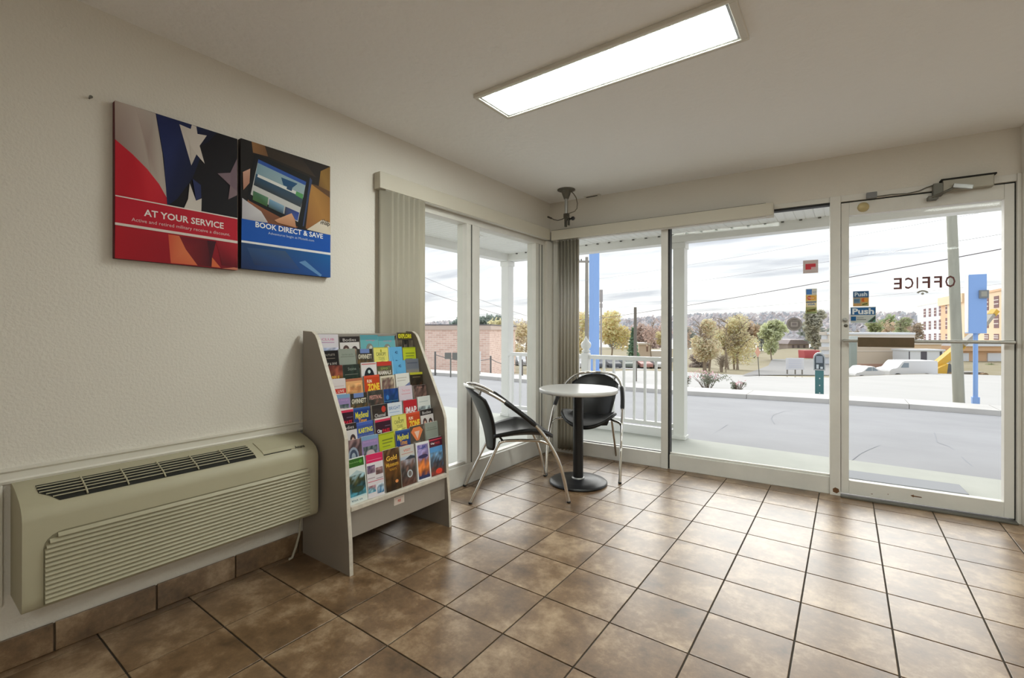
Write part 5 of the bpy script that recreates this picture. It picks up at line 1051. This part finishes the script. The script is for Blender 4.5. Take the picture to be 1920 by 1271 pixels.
MB().box((-34*s, 0, 3*s), (33*s, 2.4, 27*s), .02).build('body', white_s, t); MB().box((-35*s, -.15, 26*s), (34*s, 2.6, 29*s), .02).build('roof', white_s, t); MB().box((-10.5*s, -.04, 5*s), (.5*s, 0, 25*s)).build('doorway', mat('dark doorway', (96, 94, 104)), t); MB().box((25*s, -.04, 10*s), (29*s, 0, 25*s)).build('window', mat('dark doorway', (96, 94, 104)), t)
MB().box((-33*s, -.05, 6*s), (-31.5*s, 0, 25*s)).build('corner_post', mat('dark doorway', (96,94,104)), t); MB().box((-34*s, .1, -1), (33*s, 2.3, 3*s)).build('skirt', white_s, t)
# vehicles
tyre = mat('dark tyre', (70, 68, 66), .8); carglass = mat('tinted car glass', (150, 164, 176), .2); carw = mat('white car paint', (238, 238, 240), .3)
def vehicle(name, label, P, rz, L, prof, glassp, m, r=.33, wh=(.19, .80), wid=1.8, group=None):
    t = thing(name, label, 'car' if 'van' not in name else 'van', P, rz, group)
    body = MB().prism([(x*L-L/2, z) for x, z in prof], 0, wid, lambda a, b, q: Vector((a, q, b))).build('body', m, t)
    bmv = bmesh.new(); bmv.from_mesh(body.data); bmesh.ops.bevel(bmv, geom=bmv.edges[:], offset=.05, segments=2, affect='EDGES'); bmv.to_mesh(body.data); bmv.free()
    for gp_ in glassp: MB().prism([(x*L-L/2, z) for x, z in gp_], -.012, wid+.012, lambda a, b, q: Vector((a, q, b))).build('window', carglass, t)
    for x in wh:
        for y in (0, wid): MB().lathe([(r, -.1), (r, .1)], (x*L-L/2, y, r), 16, False, 'y').build('wheel', tyre, t)
    return t
van_p = [(.0, .35), (.01, .95), (.05, 1.12), (.17, 1.22), (.27, 1.78), (.32, 1.9), (.98, 1.9), (1.0, 1.7), (1.0, .35)]
def low(px, py, more):                                    # a spot on the lower site, behind the road's edge
    P0, t0 = ong(px, py); d_ = t0+more; Q = CAM+ray(px, py)*d_; Q.z = zt(Q.x, Q.y); return Q, d_/FPX
P, s = low(1713, 704, 6); vehicle('white_van', 'long white van parked across the road', P, RZ, 91*s, van_p, [[(.235, 1.25), (.30, 1.70), (.40, 1.70), (.40, 1.25)]], carw, .36, (.17, .76), 1.9)
sed = [(0, .3), (0, .7), (.05, .85), (.25, .95), (.42, 1.38), (.62, 1.42), (.82, 1.02), (.98, .92), (1, .6), (1, .3)]
P, s = low(1632, 706, 6); vehicle('white_sedan', 'white sedan parked left of the van', P, RZ, 56*s, [(x, z*.92) for x, z in sed], [[(.32, .94), (.44, 1.22), (.55, 1.24), (.55, .94)], [(.57, .94), (.57, 1.24), (.62, 1.22), (.76, .96)]], carw, .3, (.2, .8), 1.75)
cols = [((1094,690), (206,204,206), 'pale parked car left of the railing newel', 1), ((1128,690), (110,116,130), 'dark blue parked car beside the blue pole', 1), ((1157,690), (96,98,104), 'charcoal parked car under the golden tree', 1), ((1186,690), (120,128,118), 'grey-green parked car below the evergreen', 1), ((1214,690), (190,140,130), 'rusty red parked car right of the thin pole', 1), ((1243,690), (214,214,212), 'white parked car beside the window mullion', 1), ((936,685), (150,158,168), 'grey parked car seen left of the porch corner post', 0), ((992,686), (214,216,220), 'pale parked car seen behind the left railing', 1)]
for i, (pp, c, lb_, nose) in enumerate(cols):
    P, s = gnd(*pp); vehicle('parked_car', lb_, P, RZ+(PI/2+.1 if nose else -.1), 4.2, sed, [[(.30, .97), (.43, 1.32), (.60, 1.34), (.78, .97)]], mat('car paint %d' % i, c, .35), .3)
# telehandler
P, s = low(1800, 704, 6); th_ = thing('telehandler', 'yellow telehandler with raised boom in front of the hotel', 'vehicle', P, RZ); yel = mat('machine yellow', (236, 188, 70), .5)
f = lambda a, b, q: Vector((a*s, q, b*s))
MB().prism([(-44, 5), (-27, 3), (-24, 14), (-22, 30), (-40, 22), (-47, 17)], 0, 1.8, f).build('counterweight', yel, th_); MB().prism([(-30, 6), (48, 6), (48, 14), (-26, 14)], .2, 1.6, f).build('chassis', mat('machine grey', (130, 126, 120), .6), th_)
MB().prism([(-18, 14), (2, 14), (2, 24), (-4, 30), (-16, 24)], .9, 1.8, f).build('cab', mat('dark cab', (104, 110, 116), .4), th_)
for x in (-14, 28, 44): 
    for y in (0, 1.7): MB().lathe([(7*s, -.22), (7*s, .22)], (x*s, y, 6.5*s), 18, False, 'y').build('wheel', mat('muddy tyre', (156, 132, 104), .9), th_)
def boom(name, m, a, b, hw): A_ = Vector((a[0], 0, a[1])); B_ = Vector((b[0], 0, b[1])); n = Vector((-(B_-A_).z, 0, (B_-A_).x)).normalized()*hw; MB().prism([((A_+n).x, (A_+n).z), ((B_+n).x, (B_+n).z), ((B_-n).x, (B_-n).z), ((A_-n).x, (A_-n).z)], .55, 1.15, f).build(name, m, th_)
boom('boom', yel, (-40, 18), (16, 64), 6.2); boom('boom_section', mat('boom grey', (176, 170, 160), .5), (14, 62), (58, 100), 3.6); boom('boom_section', mat('boom grey', (176, 170, 160), .5), (56, 98), (76, 124), 3.0); boom('boom_tip', yel, (75, 122), (82, 131), 4); boom('boom_band', yel, (10, 58), (18, 65), 5)
# signs and sundries across the road
P, s = gnd(1424, 706); t = thing('road_sign', 'orange diamond road work sign leaning on a thin post', 'sign', P, RZ+.1); og = mat('pale orange sign', (232, 178, 150), .6)
MB().tube([(0,0,-.1), (-4*s, 0, 48*s)], .7*s, 8).build('post', grey_metal, t); MB().prism([(-5.5-4, 46), (-4, 36), (5-4, 46), (-4, 56)], -.04, -.01, f).build('panel', og, t)
P, s = gnd(1490, 704); t = thing('yard_sign', 'white notice board on three short legs across the road', 'sign', P, RZ); 
for x in (-14, 1, 14): MB().box((x*s-.03, -.03, -.1), (x*s+.03, .03, 14*s)).build('leg', mat('grey wood leg', (140, 134, 124)), t)
pn = MB().box((-17*s, -.04, 11*s), (17*s, -.01, 33*s), .01).build('panel', mat('white notice board', (236, 236, 240)), t); p = Print(lambda u, v, k: Vector(((-17+34*u)*s, -.043-k*6, (11+22*v)*s)))
for v in (.2, .35, .5, .65, .8): p.rect(.14, v, .86, v+.05, (205, 208, 222))
p.build('print', print_m, pn)
P, s = gnd(1523, 672); t = thing('dumpster', 'red dumpster beside the teal post', 'dumpster', P, RZ); MB().prism([(-14, 0), (12, 0), (14, 14), (-15, 14)], 0, 1.6, f).build('bin', mat('pale red bin', (210, 96, 100), .6), t); MB().box((-15*s, 0, 14*s), (14*s, 1.6, 15.5*s)).build('lid', mat('pale red lid', (220, 130, 130)), t)
P, s = gnd(1408, 672); t = thing('box_trailer', 'white box trailer beside the road work sign', 'trailer', P, RZ); MB().box((-15*s, 0, 3*s), (15*s, 2, 18*s), .03).build('box', whitec, t); MB().box((-6*s, -.03, 6*s), (-3*s, 0, 13*s)).build('decal', mat('grey decal', (150,150,146)), t)
for x in (-8, 8): MB().lathe([(2.4*s, -.1), (2.4*s, .1)], (x*s, .1, 2*s), 12, False, 'y').build('wheel', tyre, t)
P = at(1497, 655, 120); t = thing('distant_house', 'low pale house with a purple-grey roof on the far slope', 'house', P, RZ); s = 120/FPX; MB().box((-20*s, 0, -2), (20*s, 7, 10*s)).build('wall', mat('pale pinkish wall', (214, 196, 188)), t); MB().prism([(-22, 10), (22, 10), (17, 18), (-17, 18)], -.5, 8, lambda a, b, q: Vector((a*s, q, b*s))).build('roof', mat('mauve roof', (176, 160, 160)), t)
for x in (-12, -2, 9): MB().box((x*s, -.05, 2*s), ((x+4)*s, 0, 8*s)).build('window', mat('dim window', (150, 134, 136)), t)
P = at(1210, 662, 84); t = thing('small_beige_building', 'small beige building with a dark doorway right of the evergreen', 'building', P, RZ); s = 84/FPX; MB().box((-12*s, 0, -2), (11*s, 6, 17*s)).build('wall', mat('light peach wall', (232, 212, 192)), t); MB().box((-13*s, -.3, 16*s), (12*s, 6, 19*s)).build('roof', beige2, t); MB().box((2*s, -.05, 3*s), (5*s, 0, 13*s)).build('doorway', mat('dim brown door', (150, 120, 104)), t); MB().box((11*s, .5, -2), (50*s, 6, 4*s)).build('wing', beige2, t)
